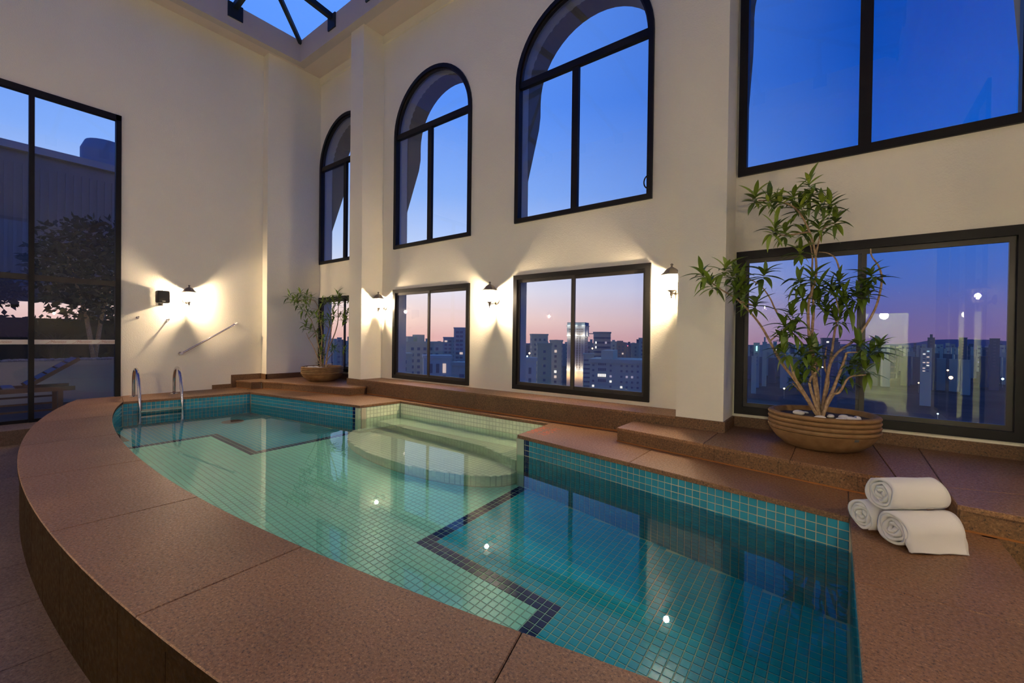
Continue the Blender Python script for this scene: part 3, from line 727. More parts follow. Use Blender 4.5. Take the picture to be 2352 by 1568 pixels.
# ================================================================== WALL LANTERNS
M_CAST = plain('cream_cast_metal', (0.15, 0.13, 0.105, 1), 0.5)
M_BULB = plain('lit_bulb', (1, 1, 1, 1), 0.3, emit=(1.0, 0.86, 0.68, 1), estr=60.0)
M_SOCKET = plain('bulb_socket', (0.75, 0.72, 0.66, 1), 0.4)
def make_lantern():
    r = empty('wall_lantern', (0, 0, 0))
    by_ = -0.15
    mb = MB(); prof = [(0.058, 0), (0.058, 0.008), (0.052, 0.016), (0.036, 0.026), (0.02, 0.031), (0.001, 0.032)]
    rings = [[(a * math.cos(2 * math.pi * k / 24), -h, a * 1.05 * math.sin(2 * math.pi * k / 24)) for k in range(24)] for a, h in prof]
    mb.loft(rings, True, False); fix_normals(mb.build('backplate', M_CAST, r, True))
    pts = [(0, -0.02, -.008), (0, -.05, -.03), (0, -.08, -.052), (0, -.115, -.058), (0, by_, -.05)]
    MB().tube(pts, [.017, .014, .012, .011, .011], 10).build('arm', M_CAST, r, True)
    MB().lathe([(.001, -.118), (.008, -.112), (.009, -.104), (.005, -.096), (.011, -.088), (.016, -.076), (.017, -.066), (.013, -.056), (.022, -.046), (.046, -.034), (.048, -.030), (.001, -.030)], 18, (0, by_, 0)).build('finial_cup', M_CAST, r, True)
    h0, h1, r0, r1 = -.030, .140, .044, .083
    for k in range(6):
        a = math.pi / 6 + k * math.pi / 3
        p, q = Vector((r0 * math.cos(a), by_ + r0 * math.sin(a), h0)), Vector((r1 * math.cos(a), by_ + r1 * math.sin(a), h1))
        MB().tube([p, q], 0.0035, 5).build('glazing_bar', M_CAST, r)
        a2 = a + math.pi / 3
        p2, q2 = Vector((r0 * math.cos(a2), by_ + r0 * math.sin(a2), h0)), Vector((r1 * math.cos(a2), by_ + r1 * math.sin(a2), h1))
        mb = MB(); mb.add([p, p2, q2, q], [(0, 1, 2, 3)]); mb.build('glass_pane', M_LAMPGLASS, r)
    mb = MB(); pr = [(.084, .132), (.113, .130), (.118, .137), (.105, .144), (.086, .158), (.070, .180), (.052, .198), (.030, .210), (.018, .216)]
    mb.lathe(pr, 6, (0, by_, 0), False, True, rot=math.pi / 6)
    mb.lathe([(.084, .132), (.082, .150), (.05, .185), (.001, .19)], 6, (0, by_, 0), rot=math.pi / 6)
    fix_normals(mb.build('roof', M_CAST, r))
    MB().lathe([(.018, .214), (.011, .222), (.008, .232), (.014, .236), (.017, .243), (.012, .252), (.001, .257)], 12, (0, by_, 0)).build('knob', M_CAST, r, True)
    MB().lathe([(.013, -.03), (.013, .01), (.001, .012)], 12, (0, by_, 0)).build('socket', M_SOCKET, r, True)
    MB().lathe([(.012, .01), (.019, .03), (.021, .05), (.017, .07), (.008, .085), (.001, .088)], 14, (0, by_, 0)).build('bulb', M_BULB, r, 'full')
    ld = bpy.data.lights.new('lantern_light', 'POINT'); ld.energy = LAMP_W; ld.color = LAMP_COL; ld.shadow_soft_size = 0.028; ld.cycles.is_caustics_light = True
    lo = bpy.data.objects.new('lantern_light', ld); COL.objects.link(lo); lo.parent = r; lo.location = (0, by_, 0.052)
    return r
proto = make_lantern()
LAMPS = [((-6.585, YW, 1.53), 0, 'cream wall lantern squeezed between the far column and a sliding window'),
         ((-3.985, YW, 1.535), 0, 'cream wall lantern on the plaster between the two middle windows'),
         ((-1.448, YW, 1.555), 0, 'cream wall lantern next to the column beside the large potted plant'),
         ((XL, 2.56, 1.575), math.pi / 2, 'cream wall lantern on the end wall beside the black speaker'),
         ((XR, 2.1, 1.53), -math.pi / 2, 'cream wall lantern on the opposite end wall, seen mirrored in the right window'),
         ((-7.6, YF, 1.65), math.pi, 'cream wall lantern behind the pool deck, near the glass door'),
         ((-1.45, YF, 1.75), math.pi, 'cream wall lantern behind the pool deck, near the lit doorway'),
         ((-4.2, YF, 1.70), math.pi, 'added unseen fill lantern in the middle of the wall behind the deck'),  # added for ambient light, set where its window reflection stays hidden
         ((-2.95, YF, 1.72), math.pi, 'added unseen fill lantern behind the deck, second from the lit doorway')]  # added lantern out of view, lifts the ambient light of the hall
for i, (loc, rz, lab) in enumerate(LAMPS):
    o = proto if i == 0 else copy_tree(proto)
    o.location = loc; o.rotation_euler = (0, 0, rz); tag(o, lab, 'wall lamp', 'cream lanterns round the pool hall')
    dim = 0.55 if 'opposite end wall' in lab else (0.8 if 'behind' in lab else 1.0)      # energies trimmed per wall to balance the light
    if dim != 1:
        for ch in o.children:
            if ch.type == 'LIGHT': ch.data = ch.data.copy(); ch.data.energy = LAMP_W * dim

# lit corridor behind the doorway in the front wall
M_ROOM = plain('corridor_paint', (0.72, 0.74, 0.55, 1), 0.8)
mb = MB(); x0, x1, y0, y1, z0, z1 = 0.30, 1.25, YF - 2.3, YF - 0.2, ZF, 1.75
mb.add([(x0, y1, z0), (x1, y1, z0), (x1, y0, z0), (x0, y0, z0), (x0, y1, z1), (x1, y1, z1), (x1, y0, z1), (x0, y0, z1)], [(0, 1, 2, 3), (7, 6, 5, 4), (0, 3, 7, 4), (1, 5, 6, 2), (3, 2, 6, 7)])
mb.build('wall_corridor', M_ROOM, kind='structure')
cl = empty('ceiling_lamp', (0.8, YF - 1.2, 1.74), 0, 'small round ceiling lamp inside the lit corridor', 'ceiling lamp')
MB().lathe([(.10, .005), (.11, 0), (.10, -.03), (.06, -.05), (.001, -.055)], 20).build('diffuser', plain('lamp_diffuser', (1, 1, 1, 1), emit=(1, .95, .8, 1), estr=8.0), cl, True)
ld = bpy.data.lights.new('corridor_light', 'POINT'); ld.energy = 170; ld.color = (1.0, 0.92, 0.72); ld.shadow_soft_size = 0.08
lo = bpy.data.objects.new('corridor_light', ld); COL.objects.link(lo); lo.parent = cl; lo.location = (0, 0, -0.12)

# ================================================================== FITTINGS
# pool ladder: two bent rails with treads
lad = empty('pool_ladder', (-8.79, 2.068, 0), -0.079, 'polished steel pool ladder with two arched handrails and treads', 'ladder')
prof = [(0, 0), (0, .12), (0.0, .22), (.012, .30), (.055, .375), (.12, .425), (.20, .447), (.29, .435), (.375, .39), (.44, .31), (.49, .20), (.53, .08), (.556, -.03), (.572, -.12), (.580, -.30), (.580, -.98)]
def smooth_path(p, k=4):
    p = [Vector((a, 0, b)) for a, b in p]; out_ = []
    for i in range(len(p) - 1):
        p0, p1, p2, p3 = p[max(i - 1, 0)], p[i], p[i + 1], p[min(i + 2, len(p) - 1)]
        for q in range(k):
            t_ = q / k; out_.append(0.5 * ((2 * p1) + (p2 - p0) * t_ + (2 * p0 - 5 * p1 + 4 * p2 - p3) * t_ ** 2 + (3 * p1 - p0 - 3 * p2 + p3) * t_ ** 3))
    return out_ + [p[-1]]
path = smooth_path(prof)
for y in (-.254, .254):
    MB().tube([p + Vector((0, y, 0)) for p in path], 0.0215, 14).build('handrail', M_STEEL, lad, True)
    MB().lathe([(.052, 0.0), (.052, .006), (.040, .014), (.024, .018)], 20, (0, y, 0), True).build('floor_flange', M_STEEL, lad, True)
for z in (-.16, -.42, -.68, -.94):
    mb = MB(); mb.box(.548, .612, -.245, .245, z - .012, z + .012); mb.build('tread', M_STEEL, lad)

# grab rail on the end wall
M_CHROME = plain('chrome', (0.70, 0.68, 0.65, 1), 0.16, 1.0)
p0, p1 = Vector((XL, 2.478, .655)), Vector((XL, 3.32, 1.195)); d_ = (p1 - p0).normalized(); nx_ = Vector((.065, 0, 0))
gr = empty('grab_rail', p0, 0, 'slanted chrome grab rail fixed to the end wall', 'rail')
q0, q1 = Vector((0, 0, 0)), p1 - p0
MB().tube([q0 + nx_ - d_ * .02, q1 + nx_ + d_ * .02], .0165, 12).build('bar', M_CHROME, gr, True)
for q in (q0, q1):
    MB().tube([q + Vector((.004, 0, 0)), q + nx_], .011, 10).build('post', M_CHROME, gr, True)
    MB().tube([q + nx_ - d_ * .024, q + nx_ + d_ * .024], .021, 12).build('end_cap', plain('white_cap', (.72, .68, .62, 1), .4), gr, True)
    mb = MB(); mb.tube([q + Vector((0.0005, 0, 0)), q + Vector((.010, 0, 0))], .03, 16); mb.build('flange', M_CHROME, gr, True)

# loudspeaker on its bracket
M_SPK = plain('speaker_black', (0.035, 0.033, 0.03, 1), 0.55); M_GRILLE = plain('speaker_grille', (0.06, 0.056, 0.05, 1), 0.7)
sp = empty('loudspeaker', (XL, 2.205, 1.50), 0, 'small dark grey loudspeaker on a bracket by the lantern', 'speaker')
def rbox(x0, x1, y0, y1, z0, z1, r, n=4):
    pts = []
    for cx_, cz_, a0 in ((y1 - r, z1 - r, 0), (y0 + r, z1 - r, 90), (y0 + r, z0 + r, 180), (y1 - r, z0 + r, 270)):
        for k in range(n + 1): a = math.radians(a0 + 90 * k / n); pts.append((cx_ + r * math.cos(a), cz_ + r * math.sin(a)))
    mb = MB(); cy_, cz2 = (y0 + y1) / 2, (z0 + z1) / 2
    sc = lambda f: [(cy_ + (a - cy_) * f, cz2 + (b - cz2) * f) for a, b in pts]
    mb.loft([[(x0, a, b) for a, b in sc(.92)], [(x0 + .012, a, b) for a, b in pts], [(x1 - .012, a, b) for a, b in pts], [(x1, a, b) for a, b in sc(.94)]], True, True)
    return mb
o = rbox(.055, .175, -.085, .085, .0, .20, .022).build('cabinet', M_SPK, sp, True); fix_normals(o)
o = rbox(.166, .182, -.074, .074, .012, .188, .016).build('grille', M_GRILLE, sp, True); fix_normals(o)
MB().box(.1825, .1845, -.02, .02, .02, .032).build('badge', plain('badge_silver', (.5, .5, .48, 1), .3, 1), sp)
MB().tube([(0.0, -.0, -.012), (.05, 0, -.018), (.11, 0, -.010)], .009, 8).build('bracket', M_SPK, sp, True)
MB().box(0.0, .012, -.03, .03, -.04, .02).build('bracket_plate', M_SPK, sp)
MB().tube([(.09, 0, -.012), (.09, 0, .212)], .006, 8).build('pivot_pin', M_SPK, sp, True)
# two towel hooks
for (y, z, lab) in ((1.905, 1.245, 'small chrome hook on the end wall, the one nearer the glass door'), (2.30, 1.222, 'small chrome hook on the end wall below the lantern')):
    h = empty('towel_hook', (XL, y, z), 0, lab, 'hook', 'hooks on the end wall')
    MB().tube([(0.0005, 0, 0), (.008, 0, 0)], .022, 14).build('rosette', M_CHROME, h, True)
    MB().tube([(.006, 0, 0), (.05, 0, .002), (.072, 0, .010)], .0075, 8).build('peg', M_CHROME, h, True)
    MB().sphere((.078, 0, .014), .013, 12, 8).build('knob', M_CHROME, h, True)
# floor drain in the pool
dr = empty('pool_drain', (-7.55, 2.75, ZBOT + .004), 0, 'round dark drain cover on the pool floor near the ladder', 'drain')
MB().lathe([(.15, 0), (.15, .012), (.13, .016), (.12, .012)], 28, cap0=True).build('rim', plain('drain_rim', (.10, .09, .08, 1), .4), dr, True)
for k in range(5): MB().box(-.11, .11, -.1 + .043 * k, -.078 + .043 * k, .006, .013).build('grate_bar', plain('drain_bar', (.05, .045, .04, 1), .5), dr)

# ================================================================== TOWELS
def towel_mat():
    m, t, b = new_mat('white_terry'); b.inputs['Base Color'].default_value = (0.66, 0.64, 0.61, 1); b.inputs['Roughness'].default_value = 1.0
    b.inputs['Specular IOR Level'].default_value = 0.05; b.inputs['Sheen Weight'].default_value = 0.3
    bump(t, b, noise(t, 420, 2, .7), .5, .002); return m
M_TOWEL = towel_mat()
def towel(name, end, axis, length, rx, rz_, label, seed, turns=4.2, flap=0.0, squash=1.0):
    rg = random.Random(seed); a = Vector((axis[0], axis[1], 0)).normalized(); n = Vector((-a.y, a.x, 0))
    root = empty(name, end, 0, label, 'towel', 'rolled towels by the pool')
    NS = 200; ph = rg.uniform(0, 6.28); t_ = 1.0 / (turns + .45)
    cen = []
    for i in range(NS + 1):
        th = 2 * math.pi * turns * i / NS; r = (0.45 * t_ + t_ * th / (2 * math.pi)); r = min(r, 1 - t_ * .5)
        w = 1 + (0.07 * math.sin(3 * th + ph) + .05 * math.sin(5.3 * th + 2 * ph)) * (1 - i / NS)
        cen.append(Vector((math.cos(th + ph) * r * w, math.sin(th + ph) * r * w)))
    if flap > 0:                                    # rotate so that the loose edge comes down on the near side
        ang = math.atan2(cen[-1].y, cen[-1].x); tgt = math.radians(186); da = tgt - ang
        cen = [Vector((p.x * math.cos(da) - p.y * math.sin(da), p.x * math.sin(da) + p.y * math.cos(da))) for p in cen]
        e_ = cen[-1].copy()
        for k in range(1, 15): cen.append(Vector((e_.x - .05 * (k / 14), e_.y + (-.965 - e_.y) * (k / 14))))
    NL = 12; th_ = t_ * .37; mb = MB(); M_ = len(cen); V = []
    for l in range(NL + 1):
        f = l / NL; wob = 1 + .015 * math.sin(9 * f + seed)
        for i, p in enumerate(cen):
            q0_, q1_ = cen[max(0, i - 1)], cen[min(M_ - 1, i + 1)]; d = (q1_ - q0_).normalized() if (q1_ - q0_).length > 1e-6 else Vector((1, 0)); nn = Vector((d.y, -d.x))
            e = 0.0
            if l in (0, NL): e = (0.006 * math.sin(i * .35 + seed) + .004 * math.sin(i * .11)) * (1 if l else -1)
            x_ = p
            if flap > 0 and i > NS:
                k = (i - NS) / 14; x_ = Vector((p.x - (flap * f + .04) * k ** 2.2 * (1 + .25 * math.sin(7 * f)), p.y + .09 * k * k * max(0, math.sin(5.5 * f + .4))))
            for sg in (1, -1):
                c = x_ + nn * (th_ * sg)
                P = a * (length * f + e) + n * (c.x * rx * wob) + Vector((0, 0, max(0.003, rz_ + c.y * rz_ * wob)))
                V.append(tuple(P))
    F = []; R_ = M_ * 2
    for l in range(NL):
        for i in range(M_ - 1):
            b0 = l * R_ + 2 * i; b1 = b0 + R_
            F += [(b0, b0 + 2, b1 + 2, b1), (b0 + 1, b1 + 1, b1 + 3, b0 + 3)]
        b0 = l * R_; b1 = b0 + R_; e0 = l * R_ + 2 * (M_ - 1); F += [(b0, b1, b1 + 1, b0 + 1), (e0, e0 + 1, e0 + R_ + 1, e0 + R_)]
    for l in (0, NL):
        for i in range(M_ - 1): b0 = l * R_ + 2 * i; F.append((b0, b0 + 1, b0 + 3, b0 + 2))
    mb.add(V, F); o = mb.build('terry_roll', M_TOWEL, root, 'full'); fix_normals(o); return root
ax = (.77, .64)
TR = .084
towel('rolled_towel', (.215, 2.825, .001), ax, .285, TR + .004, TR, 'rolled white towel at the front of the pile, loose edge facing the room', 5, flap=.16)
towel('rolled_towel', (.098, 2.955, .001), ax, .29, TR, TR * .96, 'rolled white towel at the bottom nearest the pool edge, mostly hidden behind', 11)
towel('rolled_towel', (.172, 2.905, .146), ax, .285, TR + .004, TR, 'rolled white towel resting on top of the other two', 23)

# ================================================================== POTTED PLANTS
def leaf_mat():
    m, t, b = new_mat('glossy_leaf'); oi = N(t, 'ShaderNodeObjectInfo'); g = noise(t, 9, 2)
    f = math_node(t, 'ADD', math_node(t, 'MULTIPLY', oi.outputs['Random'], .65), math_node(t, 'MULTIPLY', g, .35))
    L(t, ramp(t, f, [(0.2, (.08, .14, .016, 1)), (.5, (.16, .25, .026, 1)), (.75, (.30, .42, .045, 1)), (.95, (.48, .58, .08, 1))]), b.inputs['Base Color'])
    b.inputs['Roughness'].default_value = .38; b.inputs['Subsurface Weight'].default_value = 0.0; return m
M_LEAF = leaf_mat()
def bark_mat():
    m, t, b = new_mat('pale_bark'); L(t, ramp(t, noise(t, 40, 3), [(.3, (.26, .165, .09, 1)), (.7, (.52, .37, .23, 1))]), b.inputs['Base Color']); b.inputs['Roughness'].default_value = .85
    bump(t, b, noise(t, 90, 2), .4, .003); return m
M_BARK = bark_mat()
def clay_mat():
    m, t, b = new_mat('terracotta'); g = N(t, 'ShaderNodeNewGeometry')
    L(t, ramp(t, noise(t, 14, 4), [(.3, (.20, .105, .035, 1)), (.7, (.29, .165, .065, 1))]), b.inputs['Base Color']); b.inputs['Roughness'].default_value = .8
    bump(t, b, noise(t, 120, 2), .25, .002); return m
M_CLAY = clay_mat()
M_SOIL = plain('potting_soil', (.055, .035, .018, 1), 1.0)
M_PEBBLE = plain('white_pebble', (.72, .68, .62, 1), .45)
def leaf_mesh(L_, W, droop, seed):
    rg = random.Random(seed); V = []; F = []; n = 6
    for i in range(n + 1):
        f = i / n; w = W * (math.sin(math.pi * min(1, f * .93 + .07)) ** .8) * (1 - .25 * f) * .5
        if i == n: w = .0004
        x = L_ * f; z = -droop * L_ * f * f + .12 * L_ * f
        V += [(x, -w, z + w * .35), (x, 0, z), (x, w, z + w * .35)]
    for i in range(n):
        for k in (0, 1): a = 3 * i + k; F.append((a, a + 1, a + 4, a + 3))
    me = bpy.data.meshes.new('leaf'); me.from_pydata(V, [], F); me.materials.append(M_LEAF)
    me.polygons.foreach_set('use_smooth', [True] * len(F)); me.update(); return me, V, F
def catmull(pts, k=5):
    out_ = []
    for i in range(len(pts) - 1):
        p0, p1, p2, p3 = pts[max(i - 1, 0)], pts[i], pts[i + 1], pts[min(i + 2, len(pts) - 1)]
        for q in range(k):
            t_ = q / k; out_.append(0.5 * ((2 * p1) + (p2 - p0) * t_ + (2 * p0 - 5 * p1 + 4 * p2 - p3) * t_ ** 2 + (3 * p1 - p0 - 3 * p2 + p3) * t_ ** 3))
    return out_ + [pts[-1]]
def bowl(name, loc, R_, H_, label, nrib=4):
    root = empty(name, loc, 0, label, 'potted plant', 'potted shrubs with whorled leaves')
    pr = [(.001, 0), (R_ * .58, 0), (R_ * .70, H_ * .06), (R_ * .84, H_ * .22), (R_ * .945, H_ * .42), (R_ * .975, H_ * .50)]
    z = H_ * .50
    for k in range(nrib):
        h = H_ * .125
        pr += [(R_ * .945, z), (R_ * .985, z + h * .16), (R_, z + h * .5), (R_ * .985, z + h * .84), (R_ * .945, z + h)]; z += h
    pr += [(R_ * .95, H_ * 1.005), (R_ * .90, H_ * .995), (R_ * .88, H_ * .93), (R_ * .86, H_ * .80)]
    MB().lathe(pr, 56).build('bowl', M_CLAY, root, True)
    mb = MB(); rg = random.Random(5); rings = []
    for i in range(7):
        r = R_ * .87 * (1 - i / 6) + .001; rings.append([(r * math.cos(2 * math.pi * k / 30), r * math.sin(2 * math.pi * k / 30), H_ * .84 + .02 * (1 - (r / R_)) + rg.uniform(-.006, .006)) for k in range(30)])
    mb.loft(rings); mb.build('soil', M_SOIL, root, 'full'); return root
def plant(root, zs_, Dp, branches, rosettes, leafL, cr, seed, nleaf, r0, scale_px):
    rg = random.Random(seed); B0 = Vector(root.location)
    cv = lambda p: (cr[0] + p[0] / cr[2], cr[1] + p[1] / cr[2])
    for pts, dd in branches:
        n = len(pts); P = []
        for i, p in enumerate(pts):
            f = i / max(1, n - 1); x, y = cv(p); P.append(at_depth(x, y, Dp + dd[0] + (dd[1] - dd[0]) * f) - B0)
        if pts[0][1] > scale_px: P[0].z = min(P[0].z, zs_ + .012)
        P = catmull(P, 4); m = len(P); mb = MB()
        rr = [r0 * (1 - .66 * i / (m - 1)) for i in range(m)] if pts[0][1] > scale_px else [r0 * .55 * (1 - .5 * i / (m - 1)) for i in range(m)]
        mb.tube(P, rr, 7); mb.build('branch', M_BARK, root, True)
    LM = [leaf_mesh(leafL * s, leafL * .27 * s ** .5, d, k) for k, (s, d) in enumerate(((1.1, .35), (.95, .2), (.8, .5), (1.0, .7), (.7, .15)))]
    cnt = 0; rest = ([], [])
    order = list(rosettes); rg.shuffle(order)
    for (x, y, dd) in rosettes:
        px, py = cv((x, y)); c = at_depth(px, py, Dp + dd) - B0
        tilt = Vector((rg.uniform(-.6, .6), rg.uniform(-.6, .6), 1)).normalized(); qt = Vector((0, 0, 1)).rotation_difference(tilt)
        for k in range(nleaf):
            az = k * 2.39996 + rg.uniform(-.3, .3); el = math.radians(62 - 95 * k / nleaf + rg.uniform(-12, 12)); sc = rg.uniform(.75, 1.15)
            dx = Vector((math.cos(az) * math.cos(el), math.sin(az) * math.cos(el), math.sin(el))); dx = qt @ dx
            upv = Vector((0, 0, 1)); s = upv.cross(dx)
            if s.length < .05: s = Vector((1, 0, 0))
            s.normalize(); u = dx.cross(s).normalized(); off = qt @ Vector((0, 0, (.5 - k / nleaf) * leafL * .45))
            mt = Matrix(((dx.x * sc, s.x * sc, u.x * sc, c.x + off.x), (dx.y * sc, s.y * sc, u.y * sc, c.y + off.y), (dx.z * sc, s.z * sc, u.z * sc, c.z + off.z), (0, 0, 0, 1)))
            me, V, F = LM[rg.randrange(5)]
            if (mt @ Vector((leafL, 0, 0))).y + B0.y > YW - .04: continue
            if cnt < 300:
                o = bpy.data.objects.new('leaf', me); COL.objects.link(o); o.parent = root; o.matrix_local = mt; cnt += 1
            else:
                b_ = len(rest[0]); rest[0].extend(tuple(mt @ Vector(v)) for v in V); rest[1].extend(tuple(i + b_ for i in f) for f in F)
    if rest[0]:
        mb = MB(); mb.v, mb.f = rest; o = mb.build('more_leaves', M_LEAF, root, 'full'); o['kind'] = 'stuff'
    return root
def pebbles(pot_loc, H_, R_, spots, label, seed):
    rg = random.Random(seed)
    for (a, r, s) in spots:
        x, y = pot_loc[0] + math.cos(a) * r * R_, pot_loc[1] + math.sin(a) * r * R_
        mb = MB(); mb.sphere((0, 0, 0), 1, 12, 8)
        o = mb.build('pebble', M_PEBBLE, None, True); o.location = (x, y, pot_loc[2] + H_ * .86 + s * .42 + .006)
        o.scale = (s * rg.uniform(.95, 1.35), s * rg.uniform(.7, .9), s * rg.uniform(.45, .6)); o.rotation_euler = (rg.uniform(-.2, .2), rg.uniform(-.2, .2), rg.uniform(0, 3))
        tag(o, label, 'pebble', label.replace('smooth ', ''))
P1 = (-0.115, 4.40, ZP); H1, Rp1 = .285, .385
bp = bowl('potted_shrub', P1, Rp1, H1, 'tall spreading shrub in a ribbed terracotta bowl before the right window')
ob = MB().box(-.016, .016, -.002, .002, -.011, .011).build('sticker', plain('grey_sticker', (.10, .11, .10, 1), .6), bp)
aa = math.atan2(-4.4, .115) + .62; ob.location = (math.cos(aa) * Rp1 * .957, math.sin(aa) * Rp1 * .957, H1 * .455); ob.rotation_euler = (0.25, 0, aa + math.pi / 2)
D1 = (Vector(P1) - CAM).dot(_F)
br1 = [([(735, 1312), (640, 1170), (540, 1040), (480, 930), (420, 830), (320, 720), (220, 655), (150, 605)], (-.02, -.12)),
       ([(735, 1312), (625, 1150), (585, 1035), (560, 1000)], (-.04, -.15)), ([(742, 1314), (715, 1150), (692, 950), (684, 740), (722, 600), (722, 480), (690, 350), (620, 230), (520, 190), (420, 185)], (0, .05)),
       ([(748, 1312), (705, 950), (712, 760), (700, 620), (706, 490), (690, 400)], (.03, .12)), ([(752, 1312), (780, 1150), (800, 1050), (842, 988), (940, 912), (1035, 765), (1072, 620), (1060, 540), (1020, 480), (1014, 440)], (0, -.08)),
       ([(755, 1312), (770, 1200), (800, 1040), (825, 870), (832, 830), (800, 740)], (.04, .10)), ([(832, 830), (850, 800), (830, 700)], (.06, .0)), ([(758, 1312), (845, 1110), (882, 1010), (888, 992), (945, 988)], (-.05, -.15)),
       ([(760, 1312), (800, 1218), (850, 1200), (900, 1122), (990, 1108)], (-.06, -.2)), ([(560, 850), (508, 760), (480, 700), (430, 635), (370, 600)], (-.08, -.14)), ([(480, 930), (560, 860)], (-.05, -.12)),
       ([(860, 600), (832, 500), (790, 465), (740, 458)], (.1, .14)), ([(660, 950), (600, 885), (550, 830)], (0, -.1)), ([(745, 1312), (690, 1150), (740, 1075), (700, 1020)], (-.04, -.08)), ([(748, 1312), (790, 1150), (770, 1060), (780, 960)], (.05, .1)),
       ([(690, 350), (560, 370), (510, 350)], (.05, .08)), ([(722, 480), (760, 340), (830, 300)], (.04, .0)), ([(320, 720), (400, 740)], (-.1, -.1)), ([(742, 1314), (680, 1240), (600, 1150)], (-.03, .05)), ([(755, 1312), (820, 1210), (850, 1170)], (.05, .2))]
ro1 = [(400, 180, .03), (470, 195, .0), (530, 200, .05), (600, 180, .06), (690, 110, .03), (690, 175, .02), (760, 205, -.02), (800, 215, -.04), (640, 235, .08), (825, 300, -.02), (740, 340, .05), (500, 350, .06), (560, 365, .08), (660, 360, .1), (640, 465, -.02), (130, 590, -.14), (170, 640, -.16), (240, 560, -.1), (285, 585, -.12), (330, 620, -.12), (350, 690, -.1), (400, 745, -.12), (300, 665, -.16), (450, 585, -.14),
       (640, 620, -.1), (650, 700, -.06), (700, 600, .02), (740, 640, .0), (720, 720, .06), (800, 660, .06), (850, 620, .04), (860, 700, .0), (890, 745, -.02), (940, 700, -.05), (980, 640, -.06), (1020, 590, -.1), (985, 690, -.1), (560, 860, -.12), (600, 800, -.1), (610, 880, -.08), (545, 930, -.1), (560, 1000, -.16), (690, 970, -.08), (650, 1010, -.1), (730, 1000, -.02), (700, 1060, -.08), (620, 1150, .06), (660, 1110, .05), (860, 1160, .2), (960, 965, -.14), (1010, 1000, -.16), (1060, 975, -.18), (930, 1060, -.1), (990, 1090, -.2), (900, 1110, .1), (840, 830, .06), (780, 760, .1)]
plant(bp, H1 * .84, D1, br1, ro1, .15, (1560, 380, 2.306), 41, 16, .0135, 1290)
pebbles((P1[0], P1[1], P1[2]), H1, Rp1, [(3.6, .45, .042), (3.2, .38, .026), (3.0, .30, .022), (-.9, .25, .03), (-.5, .42, .036), (-.62, .60, .036), (-.95, .62, .034), (-1.15, .75, .036), (-.75, .78, .034), (-.3, .62, .034), (-1.6, .62, .034)], 'smooth white pebble on the soil of the large right planter', 3)

P2 = (-7.86, 4.385, ZP); H2, Rp2 = .275, .375
bp2 = bowl('potted_shrub', P2, Rp2, H2, 'smaller shrub in a ribbed terracotta bowl in the far corner')
D2 = (Vector(P2) - CAM).dot(_F)
br2 = [([(670, 1270), (650, 1190), (600, 1060), (530, 900), (470, 800), (430, 710)], (0, -.1)), ([(470, 800), (560, 710), (640, 610)], (-.05, .0)), ([(690, 1270), (665, 1170), (640, 980), (580, 720), (510, 510), (470, 460), (400, 330)], (0, .1)), ([(690, 1270), (660, 1100), (680, 760), (640, 450), (620, 320), (570, 220), (480, 190), (300, 200)], (0, -.15)),
       ([(700, 1270), (720, 950), (790, 640), (860, 560)], (0, .1)), ([(790, 640), (680, 530), (600, 480)], (.05, .12)), ([(800, 620), (760, 470), (640, 360), (520, 330)], (.05, 0)), ([(735, 1270), (780, 900), (830, 620), (820, 440), (760, 300)], (0, .1)), ([(735, 1270), (770, 1000), (880, 720), (930, 520), (940, 280), (1040, 220)], (0, -.1)), ([(740, 1270), (765, 1130), (850, 1030)], (0, -.1)), ([(820, 440), (870, 330), (860, 250)], (.05, .1)), ([(695, 1270), (650, 1195), (580, 1180)], (0, -.1)), ([(740, 1270), (770, 1205), (840, 1200)], (0, -.08)), ([(940, 420), (1010, 360)], (-.05, -.1))]
ro2 = [(a, b, random.Random(a * 7 + b).uniform(-.22, .12)) for a, b in ((160, 150), (220, 210), (290, 170), (350, 110), (440, 130), (510, 160), (400, 190), (300, 260), (430, 270), (370, 360), (450, 390), (520, 430), (590, 440), (620, 490), (690, 480), (690, 560), (430, 570), (420, 630), (500, 670), (610, 720), (690, 800), (680, 860), (670, 1010), (710, 1090), (690, 230), (760, 220), (840, 200), (930, 120), (960, 190), (880, 270), (1110, 200), (1080, 370), (1120, 430), (1030, 480), (960, 440), (1060, 520), (870, 450), (800, 480), (870, 970), (840, 960), (1020, 980))]
plant(bp2, H2 * .84, D2, br2, ro2, .135, (640, 660, 6.816), 17, 13, .014, 1240)
pebbles((P2[0], P2[1], P2[2]), H2, Rp2, [(3.9, .55, .035), (4.1, .35, .04), (4.4, .62, .04), (4.7, .5, .04), (5.0, .66, .042), (5.3, .45, .04), (5.6, .6, .036), (3.6, .7, .03), (4.3, .78, .034), (5.1, .8, .034)], 'smooth white pebble on the soil of the far corner planter', 9)

# ================================================================== TERRACE BEYOND THE GLASS DOOR
M_TERR = plain('terrace_paving', (.05, .043, .036, 1), .8)
terr = empty('ground_terrace', (0, 0, 0), kind='structure')
MB().box(-16.5, XL - .22, -6, 5.1, ZF - .3, ZF - .02).build('bed', plain('terrace_bed', (.05, .04, .03, 1), .9), terr)
for i in range(6):
    for j in range(8):
        slab([(XL - .24 - .9 * i, -4.2 + .9 * j), (XL - .24 - .9 * (i + 1), -4.2 + .9 * j), (XL - .24 - .9 * (i + 1), -3.3 + .9 * j), (XL - .24 - .9 * i, -3.3 + .9 * j)], 'slab', ZF - .02, ZF, terr, M_TERR)
